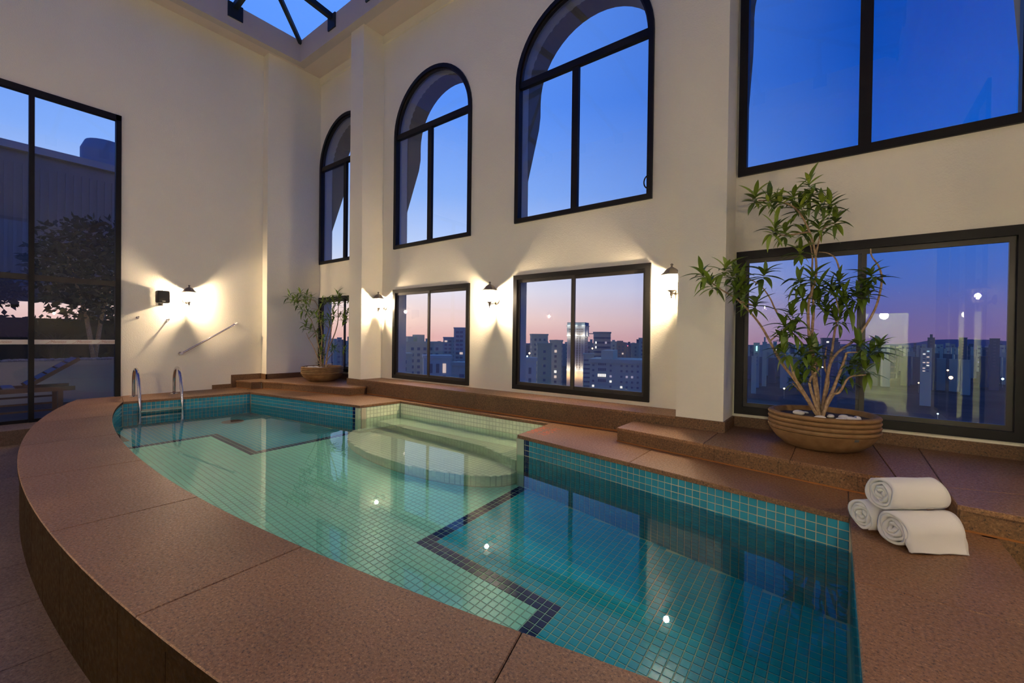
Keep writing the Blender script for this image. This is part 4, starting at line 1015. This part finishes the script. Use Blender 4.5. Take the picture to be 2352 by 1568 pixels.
# planter wall with pebbles and shrubs
pw = empty('planter_wall', (-13.0, .5, ZF), 0, 'low pale rendered planter wall on the terrace outside the glass door', 'planter')
MB().box(-.14, .14, -4.5, 4.5, 0, .86).build('wall', plain('pale_render', (.52, .44, .32, 1), .9), pw)
MB().box(-2.2, -.14, -4.5, 4.5, 0, .78).build('soil', M_SOIL, pw)
mb = MB(); rg = random.Random(12)
for k in range(420):
    x, y = rg.uniform(-.12, .10), rg.uniform(-1.2, 3.6); mb.sphere((x, y, .88), rg.uniform(.03, .055), 6, 4, .7)
o = mb.build('stones', plain('terrace_stones', (.34, .30, .26, 1), .8), pw, True); o['kind'] = 'stuff'
# sun lounger
M_WOOD = plain('lounger_wood', (.13, .065, .035, 1), .5); M_PAD = plain('lounger_sling', (.16, .17, .24, 1), .7)
lg = empty('sun_lounger', (-10.45, .72, ZF), 0, 'brown sun lounger with raised back on the dark terrace outside the door', 'sun lounger')
for x in (-.30, .30):
    MB().box(x - .025, x + .025, -1.5, .62, .50, .57).build('side_rail', M_WOOD, lg)
for x in (-.30, .30):
    for y in (-1.35, .45): MB().box(x - .025, x + .025, y - .03, y + .03, 0, .50).build('leg', M_WOOD, lg)
for k in range(9): MB().box(-.28, .28, -1.48 + .165 * k, -1.36 + .165 * k, .565, .59).build('slat', M_PAD, lg)
br = empty('backrest', (0, .08, .575)); br.parent = lg; br.rotation_euler = (math.radians(36), 0, 0)
for x in (-.28, .28): MB().box(x - .02, x + .02, 0, .74, -.02, .035).build('back_rail', M_WOOD, br)
for k in range(5): MB().box(-.26, .26, .03 + .145 * k, .145 + .145 * k, .01, .035).build('back_slat', M_PAD, br)
for k in range(3): MB().box(-.28, -.26, -1.4 + .02, .42, .12 + .12 * k, .15 + .12 * k).build('side_slat', M_WOOD, lg)
# neighbouring plant room clad in ribbed sheet
rb = empty('plant_room', (-16.2, 1.0, ZF), 0, 'neighbouring plant room clad in ribbed sheet above the terrace', 'building')
M_RIB = plain('ribbed_sheet', (.20, .21, .23, 1), .6)
MB().box(-3, 0, -6, 6, 2.35, 5.9).build('wall', M_RIB, rb)
for y in (-4.5, -1.6, 1.6, 4.5): MB().box(-.3, 0, y - .15, y + .15, 0, 2.36).build('post', M_RIB, rb)
mb = MB()
for k in range(80):
    y = -5.95 + .15 * k; mb.box(0, .035, y, y + .06, 2.6, 5.6)
o = mb.build('ribs', M_RIB, rb); o['kind'] = 'stuff'
MB().box(-3.2, .15, -6.1, 6.1, 5.9, 6.08).build('coping', plain('sheet_flashing', (.42, .42, .44, 1), .5), rb)
MB().box(.0, .05, -6, 6, 2.35, 2.6).build('beam', plain('stained_beam', (.26, .22, .17, 1), .9), rb)
MB().lathe([(.55, 0), (.55, .7), (.45, .95), (.1, 1.05), (.001, 1.06)], 20, (-1.0, 1.9, 6.0)).build('water_tank', plain('tank', (.34, .36, .40, 1), .5), rb, True)
hg = empty('clipped_hedge', (-15.3, 1.0, .32), 0, 'dark clipped hedge along the back of the terrace planter', 'hedge')
M_HEDGE = plain('hedge_shade', (.01, .014, .007, 1), .9)
# trees and grasses on the planter
M_FOL = plain('night_foliage', (.012, .018, .008, 1), .7)
def bush(name, loc, rx, ry, rz, n, ls, label, cat, seed, trunk=0.0):
    rg = random.Random(seed); root = empty(name, loc, 0, label, cat, 'greenery on the terrace'); mb = MB()
    for k in range(n):
        while True:
            p = Vector((rg.uniform(-1, 1), rg.uniform(-1, 1), rg.uniform(-1, 1)))
            if .25 < p.length < 1: break
        c = Vector((p.x * rx, p.y * ry, trunk + rz + p.z * rz)); d = Vector((rg.gauss(0, 1), rg.gauss(0, 1), rg.gauss(0, .6))).normalized(); w = d.cross(Vector((rg.gauss(0, 1), rg.gauss(0, 1), rg.gauss(0, 1)))).normalized() * ls * .22
        mb.add([c, c + d * ls * .5 + w, c + d * ls, c + d * ls * .5 - w], [(0, 1, 2, 3)])
    o = mb.build('foliage', M_FOL, root); o['kind'] = 'stuff'
    for k in range(3):
        a = rg.uniform(0, 6.28); MB().tube([(0, 0, 0), (math.cos(a) * rx * .15, math.sin(a) * ry * .15, trunk * .6 + rz * .4), (math.cos(a) * rx * .5, math.sin(a) * ry * .5, trunk + rz * 1.2)], [.05, .04, .015], 6).build('trunk', M_BARK, root, True)
    return root
mb = MB(); rg = random.Random(8)
for k in range(2600):
    c = Vector((rg.uniform(-.35, .35), rg.uniform(-5, 5), rg.uniform(0, 1.05))); d = Vector((rg.gauss(0, 1), rg.gauss(0, 1), rg.gauss(0, 1))).normalized() * .16; w = d.cross(Vector((rg.gauss(0, 1), rg.gauss(0, 1), 1))).normalized() * .05
    mb.add([c, c + d * .5 + w, c + d, c + d * .5 - w], [(0, 1, 2, 3)])
o = mb.build('foliage', M_FOL, hg); o['kind'] = 'stuff'; MB().box(-.3, .3, -5, 5, 0, 1.0).build('hedge_core', M_HEDGE, hg)
bush('terrace_tree', (-14.2, 2.2, .32), 1.0, 1.15, 1.25, 2600, .20, 'dense rounded tree behind the terrace planter wall, nearest the door jamb', 'tree', 3, .9)
bush('terrace_tree', (-14.7, .4, .32), .6, .75, .42, 800, .20, 'open tree hanging over the terrace planter, dark against the pink sky', 'tree', 4, 1.15)
for i, (y, h) in enumerate(((-.9, .8), (.3, .95), (1.5, .8), (2.7, .9))):
    rg = random.Random(50 + i); gr_ = empty('grass_clump', (-13.6, y, .32), 0, ('spiky dark grass clump %s on the terrace planter' % ('furthest along', 'second from the edge', 'second from the tree', 'at the foot of the rounded tree')[i]), 'grass', 'grasses on the planter'); mb = MB()
    for k in range(90):
        a = rg.uniform(0, 6.28); l = h * rg.uniform(.6, 1.1); o1 = rg.uniform(.25, .7); t_ = Vector((-math.sin(a), math.cos(a), 0)) * .008
        p = [Vector((math.cos(a) * .08, math.sin(a) * .08, 0)), Vector((math.cos(a) * l * o1 * .45, math.sin(a) * l * o1 * .45, l * .65)), Vector((math.cos(a) * l * o1, math.sin(a) * l * o1, l * .8))]
        mb.add([p[0] - t_, p[0] + t_, p[1] + t_, p[1] - t_, p[2]], [(0, 1, 2, 3), (3, 2, 4)])
    o = mb.build('blades', M_FOL, gr_); o['kind'] = 'stuff'

# ================================================================== CITY BELOW
ZG = -75.0
def city_ground():
    m, t, b = new_mat('city_ground'); L(t, ramp(t, noise(t, .02, 5), [(.35, (.018, .018, .014, 1)), (.65, (.06, .055, .045, 1))]), b.inputs['Base Color']); b.inputs['Roughness'].default_value = .95; return m
mb = MB(); mb.box(-9000, 9000, -400, 9000, ZG - 5, ZG); mb.build('ground_city', city_ground(), kind='structure')
BM = {k: plain('facade_' + k, c, .85) for k, c in dict(grey=(.92, .80, .45, 1), blue=(.74, .70, .47, 1), dark=(.60, .56, .38, 1), olive=(.80, .72, .36, 1), pale=(.95, .85, .58, 1), stone=(.92, .82, .55, 1), brown=(.66, .42, .26, 1), deep=(.24, .24, .21, 1), slate=(.80, .76, .46, 1)).items()}
M_WIN = plain('dark_window', (.34, .29, .24, 1), .4)
M_LITS = [plain('lit_window_%s' % n_, (1, 1, 1, 1), .5, emit=c, estr=e) for n_, c, e in (('warm', (1, .72, .40, 1), .6), ('white', (1, .93, .75, 1), .95), ('cool', (.65, .95, 1, 1), .6), ('dim', (.9, .7, .5, 1), .32))]
def hill(pts, D_, label, mat):
    root = None; mb = MB(); V = []
    for x, y in pts: a = at_depth(x, y, D_); V.append(a)
    n = len(V); fw_ = Vector((_F.x, _F.y, 0)) * 300
    vs_ = [tuple(p) for p in V] + [(p.x, p.y, ZG) for p in V] + [tuple(Vector((p.x, p.y, ZG)) + fw_) for p in V]
    fs = []
    for i in range(n - 1): fs += [(i, i + 1, n + i + 1, n + i), (i + 1, i, 2 * n + i, 2 * n + i + 1)]
    mb.add(vs_, fs); o = mb.build('hill_range', mat, kind='structure'); fix_normals(o)
M_HILL = plain('far_hill', (.50, .42, .46, 1), 1.0)
hill([(780, 790), (905, 788), (960, 783), (1000, 786), (1060, 787), (1208, 790), (1222, 787), (1300, 790), (1400, 789), (1425, 784), (1450, 788), (1500, 792), (1700, 792), (1900, 790), (2060, 790), (2110, 786), (2140, 780), (2180, 779), (2230, 779), (2280, 780), (2320, 784), (2352, 788), (2600, 792)], 5200, '', M_HILL)
def building(name, x0, x1, yt, D_, mat, label, yaw=0, win=None, lit=0.03, seed=0, dep=None, group='city buildings seen through the windows', parts=(), roof=None, cat='building', single=False):
    rg = random.Random(seed + int(x0)); xm = (x0 + x1) / 2; c = at_depth(xm, yt, D_); w = (at_depth(x1, yt, D_) - at_depth(x0, yt, D_)).length
    top = c.z; h = top - ZG; d = dep or w * .8; az = math.atan2(c.y, c.x) - math.pi / 2 + math.radians(yaw)
    dv = Vector((-math.sin(az), math.cos(az)))
    root = empty(name, (c.x + dv.x * d / 2, c.y + dv.y * d / 2, ZG), az, label, cat, group)
    MB().box(-w / 2, w / 2, -d / 2, d / 2, 0, h).build('body', mat, root)
    for (fx0, fx1, ph) in parts:
        MB().box(-w / 2 + w * fx0, -w / 2 + w * fx1, -d / 2 + 1, d / 2 - 1, h, h + ph).build('roof_block', mat, root)
    MB().box(-w / 2 - .3, w / 2 + .3, -d / 2 - .3, d / 2 + .3, h - .9, h + .15).build('parapet', mat, root)
    if win:
        pw_, ph_, ww, wh, rows = win; nc = max(1, int((w - 1) / pw_)); mb = MB(); lits = []
        for r in range(rows):
            z = h - 2.2 - ph_ * (r + .5)
            for q in range(nc):
                x = (q - (nc - 1) / 2) * pw_; box = (x - ww / 2, x + ww / 2, -d / 2 - .12, -d / 2 + .05, z - wh / 2, z + wh / 2)
                if rg.random() < lit: lits.append(box)
                elif single: MB().box(*box).build('window', M_WIN, root)
                else: mb.box(*box)
            nd = max(1, int((d - 1) / pw_))
            for sd in (-1, 1):
                for q in range(nd):
                    if single: continue
                    y = (q - (nd - 1) / 2) * pw_; mb.box(sd * w / 2 - .08, sd * w / 2 + .1, y - ww / 2, y + ww / 2, z - wh / 2, z + wh / 2)
        if mb.v:
            o = mb.build('windows', M_WIN, root); o['kind'] = 'stuff'
        for bx_ in lits: MB().box(*bx_).build('lit_window', M_LITS[rg.choice((0, 0, 1, 1, 2, 3))], root)
    return root, w, h, d
W_ = (3.4, 3.3, 1.5, 1.6, 14)
# through the left middle window
building('apartment_block', 934, 1018, 785, 240, BM['grey'], 'long grey apartment block filling the left half of the left middle window', 12, W_, .015, 1, parts=((.05, .2, 3), (.3, .5, 4)))
building('office_slab', 1018, 1040, 774, 420, BM['blue'], 'flat-topped blue office slab left of the tall tower with lit floors', -15, (4, 3.6, 2.6, 1.6, 12), .14, 2)
t1 = building('office_tower', 1042, 1069, 752, 380, BM['blue'], 'tall office tower with bright lit floors in the left middle window', -18, (3.6, 3.7, 2.8, 1.9, 18), .38, 3)
building('low_white_building', 974, 1037, 817, 150, BM['pale'], 'low white building with tall openings below the office slab', 4, (2.3, 4.2, 1.1, 3.2, 4), .1, 4, single=True)
building('dark_roof_house', 1037, 1085, 833, 120, BM['slate'], 'dark blue low roofed house at the lower corner of the left middle window', -20, (3, 3.2, 1.4, 1.4, 3), .1, 5, single=True)
building('terrace_block', 880, 946, 812, 200, BM['grey'], 'grey block behind the left edge of the left middle window', 5, W_, .03, 6)
# through the right middle window
building('stepped_tower', 1222, 1259, 767, 300, BM['grey'], 'stepped grey tower left of the floodlit tower', 10, (3.2, 3.4, 1.4, 1.5, 14), .02, 7)
building('olive_block', 1235, 1267, 788, 200, BM['olive'], 'olive grey windowless looking block in front of the stepped tower', 8, (3.2, 3.3, 1.1, 1.2, 14), .01, 8)
building('blue_block', 1263, 1290, 781, 280, BM['slate'], 'blue slab block touching the floodlit tower', -8, W_, .02, 9)
building('old_mansion', 1203, 1232, 822, 130, BM['pale'], 'pale old mansion with arched windows low at the left pane', 10, (1.9, 3.2, .8, 1.9, 2), .1, 10, single=True)
building('slender_block', 1346, 1360, 785, 300, BM['dark'], 'narrow dark block with a crane behind the floodlit tower', 0, W_, .03, 11)
building('low_terrace', 1340, 1364, 812, 220, BM['slate'], 'striped low block between the floodlit tower and the round tower', 0, (5, 2.2, 4.4, .8, 12), .0, 12)
building('brick_block', 1415, 1438, 787, 420, BM['brown'], 'reddish block right of the round tower', 0, W_, .03, 13, parts=((.1, .7, 2),))
building('grey_block', 1403, 1416, 784, 400, BM['grey'], 'narrow grey block right behind the round tower', 0, W_, .03, 14)
building('twin_block', 1450, 1470, 788, 380, BM['dark'], 'dark block near the right edge of the right middle window', 0, W_, .04, 15)
building('edge_tower', 1468, 1492, 776, 360, BM['slate'], 'tower cut by the right edge of the right middle window', 0, W_, .05, 16)
# near grey apartment building with big windows
ap, w, h, d = building('near_apartment_building', 1355, 1500, 827, 112, BM['slate'], 'near blue grey apartment building with one bright strip window', -6, None, 0, 17, dep=12, parts=((.17, .36, 2.4),))
s_ = w / (1500 - 1355.)                            # metres per pixel at its front
for (cx_, cy_, ww, wh, l) in [(1383.7, 836.7, 18, 6.5, 0), (1383.7, 850, 18, 6.5, 0), (1383.2, 863.5, 18.5, 6.5, 2), (1383.5, 875.5, 18, 6.5, 0)] + \
        [(x, y, 4.6, 4.6, 0) for x in (1363.3, 1403.5, 1427.8, 1439.8, 1451.5, 1464) for y in (840, 852, 865, 877, 889)]:
    if (round(cx_), cy_) in ((1404, 877), (1428, 889), (1363, 889)): l = 2
    if (round(cx_), cy_) in ((1452, 865), (1404, 865), (1440, 865)): l = 1
    x = (cx_ - 1427.5) * s_; z = h - (cy_ - 827) * s_; wx, wz = ww * s_ / 2, wh * s_ / 2
    MB().box(x - wx, x + wx, -d / 2 - .06, -d / 2 + .1, z - wz, z + wz).build('lit_window' if l else 'window', M_LITS[1] if l == 2 else (M_LITS[3] if l else M_WIN), ap)
    if ww > 10:
        for q in range(1, 5): MB().box(x - wx + 2 * wx * q / 5 - .04, x - wx + 2 * wx * q / 5 + .04, -d / 2 - .1, -d / 2 - .05, z - wz, z + wz).build('window_bar', BM['slate'], ap)
# floodlit stone tower
Dt = 260; c = at_depth(1317, 740, Dt); az = math.atan2(c.y, c.x) - math.pi / 2 + math.radians(-14); mpp = Dt / FPX
tw = empty('floodlit_tower', (c.x, c.y + 6, ZG), az, 'floodlit pale stone tower with a glowing crown and golden base', 'building', 'city buildings seen through the windows')
ht = c.z - ZG; ww = 26 * mpp * 2 * .80
M_FLOOD = plain('floodlit_stone', (.50, .48, .45, 1), .85); M_CROWN = plain('crown_cladding', (.30, .34, .34, 1), .6)
zc_ = lambda y: ht - (y - 740) * mpp
def tbox(hw_, y1, y0, name, mat): return MB().box(-hw_, hw_, -hw_, hw_, zc_(y0), zc_(y1)).build(name, mat, tw)
hw0 = ww / 2
tbox(hw0, 740, 747, 'crown', M_CROWN); tbox(hw0 * 1.09, 747, 749, 'cornice', M_FLOOD); tbox(hw0 * 1.02, 749, 771, 'upper_storeys', M_FLOOD); tbox(hw0 * 1.08, 770.5, 772, 'cornice', M_FLOOD)
tbox(hw0 * .93, 772, 849, 'shaft', M_FLOOD); tbox(hw0 * 1.02, 848, 850.5, 'cornice', M_FLOOD); tbox(hw0 * 1.0, 850, 1000, 'base', M_FLOOD)
mb = MB()
for fr_, hw_ in ((0, .93),):
    for r in range(13):
        z = zc_(777 + 5.5 * r)
        for q in (-.68, -.42, -.16, .16, .42, .68):
            for dq in (-.05, .05):
                x = (q + dq) * hw0 * .93; mb.box(x - .32, x + .32, -hw0 * .93 - .06, -hw0 * .93 + .05, z - .55, z + .4); mb.box(-hw0 * .93 - .05 + 2 * hw0 * .93, hw0 * .93 + .06, x - .3, x + .3, z - .55, z + .4)
for r in range(3):
    z = zc_(756 + 5.5 * r)
    for q in (-.68, -.42, -.16, .16, .42, .68):
        for dq in (-.05, .05): x = (q + dq) * hw0; mb.box(x - .32, x + .32, -hw0 * 1.02 - .06, -hw0 * 1.02 + .05, z - .55, z + .4)
o = mb.build('windows', M_WIN, tw); o['kind'] = 'stuff'
for k in range(7):
    x = (-1 + 2 * k / 6) * hw0 * .93; MB().box(x - .35, x + .35, -hw0 * .93 - .35, -hw0 * .93, zc_(848), zc_(772)).build('pilaster', M_FLOOD, tw)
def flood(loc, e, col, size=.6):
    ld = bpy.data.lights.new('floodlight', 'POINT'); ld.energy = e; ld.color = col; ld.shadow_soft_size = size
    lo = bpy.data.objects.new('floodlight', ld); COL.objects.link(lo); lo.parent = tw; lo.location = loc
for x in (-.8, 0, .8):
    flood((x * hw0, -hw0 * 1.05 - 1.4, zc_(770)), 330, (1, .96, .85)); flood((x * hw0, -hw0 * 1.05 - 1.0, zc_(747.5)), 130, (.9, 1, .95)); flood((x * hw0, -hw0 - 1.8, zc_(847)), 380, (1, .92, .75)); flood((x * hw0, -hw0 - 2.2, zc_(862)), 520, (1, .55, .18))
flood((hw0 + 2.0, 0, zc_(770)), 330, (1, .96, .85)); flood((hw0 + 2.2, 0, zc_(847)), 380, (1, .92, .75)); flood((hw0 + 2.2, 0, zc_(860)), 480, (1, .6, .25))
# round tower
c = at_depth(1383, 762, 320); r_ = 20 * 320 / FPX
rt = empty('round_tower', (c.x, c.y, ZG), 0, 'dark cylindrical tower with an overhanging rim right of the floodlit tower', 'building', 'city buildings seen through the windows')
hr = c.z - ZG; MB().lathe([(r_ * .97, 0), (r_ * .97, hr - 1.2), (r_ * 1.04, hr - .9), (r_ * 1.04, hr), (.01, hr)], 40).build('drum', BM['dark'], rt)
mb = MB()
for r in range(16):
    for k in range(40):
        a = 2 * math.pi * k / 40; cx_, sy_ = math.cos(a), math.sin(a); z = hr - 4.5 - 3.4 * r; q = [(r_ * .97 + .08)] ; t_ = Vector((-sy_, cx_, 0)) * .28 * 1.6
        p = Vector((cx_ * (r_ * .975), sy_ * (r_ * .975), z)); mb.add([p - t_ - Vector((0, 0, .7)), p + t_ - Vector((0, 0, .7)), p + t_ + Vector((0, 0, .7)), p - t_ + Vector((0, 0, .7))], [(0, 1, 2, 3)])
o = mb.build('windows', plain('blind_window', (.12, .15, .21, 1), .5), rt); o['kind'] = 'stuff'
fa = math.atan2(-c.y, -c.x)
for (da, rr__, l) in ((-.75, 1, 1), (-.75, 2, 1), (-.2, 5, 0), (-.1, 5, 0), (.5, 5, 2), (.3, 5, 2), (-.2, 8, 0), (-.2, 7, 3), (.45, 1, 3)):
    a = fa + da; z = hr - 4.5 - 3.4 * rr__; p = Vector((math.cos(a) * r_ * .985, math.sin(a) * r_ * .985, z)); t_ = Vector((-math.sin(a), math.cos(a), 0)) * .7; n_ = Vector((math.cos(a), math.sin(a), 0)) * .1
    mb = MB(); u_ = Vector((0, 0, .75)); mb.loft([[p - t_ - u_, p + t_ - u_, p + t_ + u_, p - t_ + u_], [p - t_ - u_ + n_, p + t_ - u_ + n_, p + t_ + u_ + n_, p - t_ + u_ + n_]], True, True); mb.build('lit_window', M_LITS[l], rt)
# crane behind the slender block
c = at_depth(1349, 784, 305); cr_ = empty('tower_crane', (c.x, c.y, c.z - 8), 0, 'tiny tower crane above the narrow dark block', 'crane')
MB().box(-.3, .3, -.3, .3, 0, 15).build('mast', BM['dark'], cr_); MB().box(-2, 11, -.25, .25, 13.2, 13.8).build('jib', BM['dark'], cr_)
# through the right window: named landmarks, then the distant crowd of towers
building('white_block', 1727, 1737, 818, 620, BM['grey'], 'small pale block low in the left pane of the right window', 0, None)
building('lit_sign_tower', 1732, 1744, 787, 700, BM['dark'], 'dark tower carrying a bright cyan sign in the left pane of the right window', 0, (6, 6, 3, 2.5, 6), .08, 21)
building('pointed_tower', 1752, 1761, 785, 720, BM['slate'], 'slim tower right of the one with the cyan sign', 0, None, parts=((.3, .7, 8),))
building('broad_dark_tower', 1892, 1922, 776, 430, BM['deep'], 'broad dark tower behind the shrub branches in the right window', 8, (4, 3.6, 2, 1.6, 14), .02, 22)
building('dark_ridge_tower', 2133, 2145, 775, 800, BM['deep'], 'dark tower left of the hill crest in the right pane', 0, (6, 6, 3, 2.5, 8), .06, 23, parts=((.3, .7, 6),))
building('hill_tower', 2206, 2219, 775, 760, BM['deep'], 'dark tower standing in front of the hill crest', 0, (6, 5, 3, 2.2, 9), .10, 24)
building('right_tower', 2277, 2293, 777, 700, BM['deep'], 'dark tower near the right end of the right pane', 0, (6, 5, 3, 2.2, 9), .08, 25)
building('lit_grid_building', 2118, 2137, 799, 520, BM['slate'], 'building with a regular grid of lit windows in the right pane', 0, (3.4, 3.4, 2.2, 1.2, 8), .55, 26)
c = at_depth(1738, 800, 695)
sg = empty('rooftop_sign', (c.x, c.y, c.z), math.atan2(c.y, c.x) - math.pi / 2, 'bright cyan sign on the dark tower in the right window', 'sign'); MB().box(-.9, .9, -.2, .2, -4, 4).build('panel', plain('sign_cyan', (1, 1, 1, 1), emit=(.35, .85, 1, 1), estr=2.0), sg)
rg = random.Random(99); k = 0
for x in list(np.arange(1695, 2350, 6.0)) + list(np.arange(900, 1085, 9.0)) + list(np.arange(1195, 1500, 9.0)) + list(np.arange(740, 805, 8.0)) + list(np.arange(1698, 2345, 7.5)):
    k += 1; x += rg.uniform(-3, 3); Dd = (900 if k < 180 else 1500) + 85 * (k % 5) + rg.uniform(0, 15); hor = 775 + (x - 1176) * .0123; y = hor + rg.uniform(2, 15) + (4 if k % 3 else -2); wpx = rg.uniform(4, 9)
    building('distant_tower', x - wpx / 2, x + wpx / 2, y, Dd, BM[rg.choice(('dark', 'deep', 'slate', 'blue', 'deep'))], 'distant tower block in the dusk skyline', rg.uniform(-20, 20), (14, 12, 5, 4, 5) if k % 3 == 0 else None, .05, k, group='distant skyline towers')
for k in range(46):                               # low roofs in front of the skyline
    x = 1703 + 13.9 * k; y = 806 + 22 * ((k * 7) % 13) / 13; Dd = 46000 / (y - 770) * rg.uniform(.75, .95)
    building('low_house', x - 7, x + 7, y, Dd, BM[rg.choice(('deep', 'deep', 'dark'))], 'low dark house among the trees below the skyline', rg.uniform(-30, 30), None, 0, 300 + k, group='low houses below the skyline')
M_STREET = [plain('street_glow_%d' % i, (1, 1, 1, 1), emit=c_, estr=e_) for i, (c_, e_) in enumerate((((1, .55, .2, 1), 9.0), ((1, .85, .6, 1), 6.0), ((.5, .8, 1, 1), 5.0), ((1, .1, .1, 1), 6.0)))]
for i, (x, y, Dd, m_, r_, lab) in enumerate(((2184, 867, 300, 0, 1.1, 'brightest orange street lamp among the dark trees'), (2177, 850, 330, 0, .6, 'orange street lamp just above the brightest one'), (1801, 892, 260, 1, .45, 'lone warm street lamp left of the shrub stems'), (1889, 843, 330, 1, .5, 'street lamp glimpsed between the shrub leaves'), (2154, 950, 160, 2, .25, 'pale blue lamp at the foot of the right pane'), (1360.5, 800, 280, 0, .45, 'orange lamp between the floodlit and round towers'), (1404.7, 806.5, 300, 3, .45, 'red beacon beside the round tower'), (1442, 794, 420, 3, .4, 'red beacon above the reddish block'), (1216, 811, 220, 0, .45, 'amber lamp at the left of the right middle window'), (1211, 818, 220, 2, .4, 'cyan lamp at the left of the right middle window'), (2110, 879, 260, 0, .35, 'faint orange lamp in the dark park'), (2303, 870, 300, 2, .7, 'pale blue lit shopfront at the far right of the pane'))):
    c = at_depth(x, y, Dd); sl_ = empty('street_lamp', (c.x, c.y, c.z - 6), 0, lab, 'street lamp', 'street lamps in the city')
    MB().sphere((0, 0, 6), r_, 10, 7).build('globe', M_STREET[m_], sl_, True); MB().tube([(0, 0, 0), (0, 0, 6)], .08, 6).build('pole', BM['dark'], sl_)

# light reaches the basin through the water
water.cycles.is_caustics_caster = True
for o in bpy.data.objects:
    if o.parent and o.parent.name.startswith(('pool_wall', 'pool_floor', 'pool_step')): o.cycles.is_caustics_receiver = True
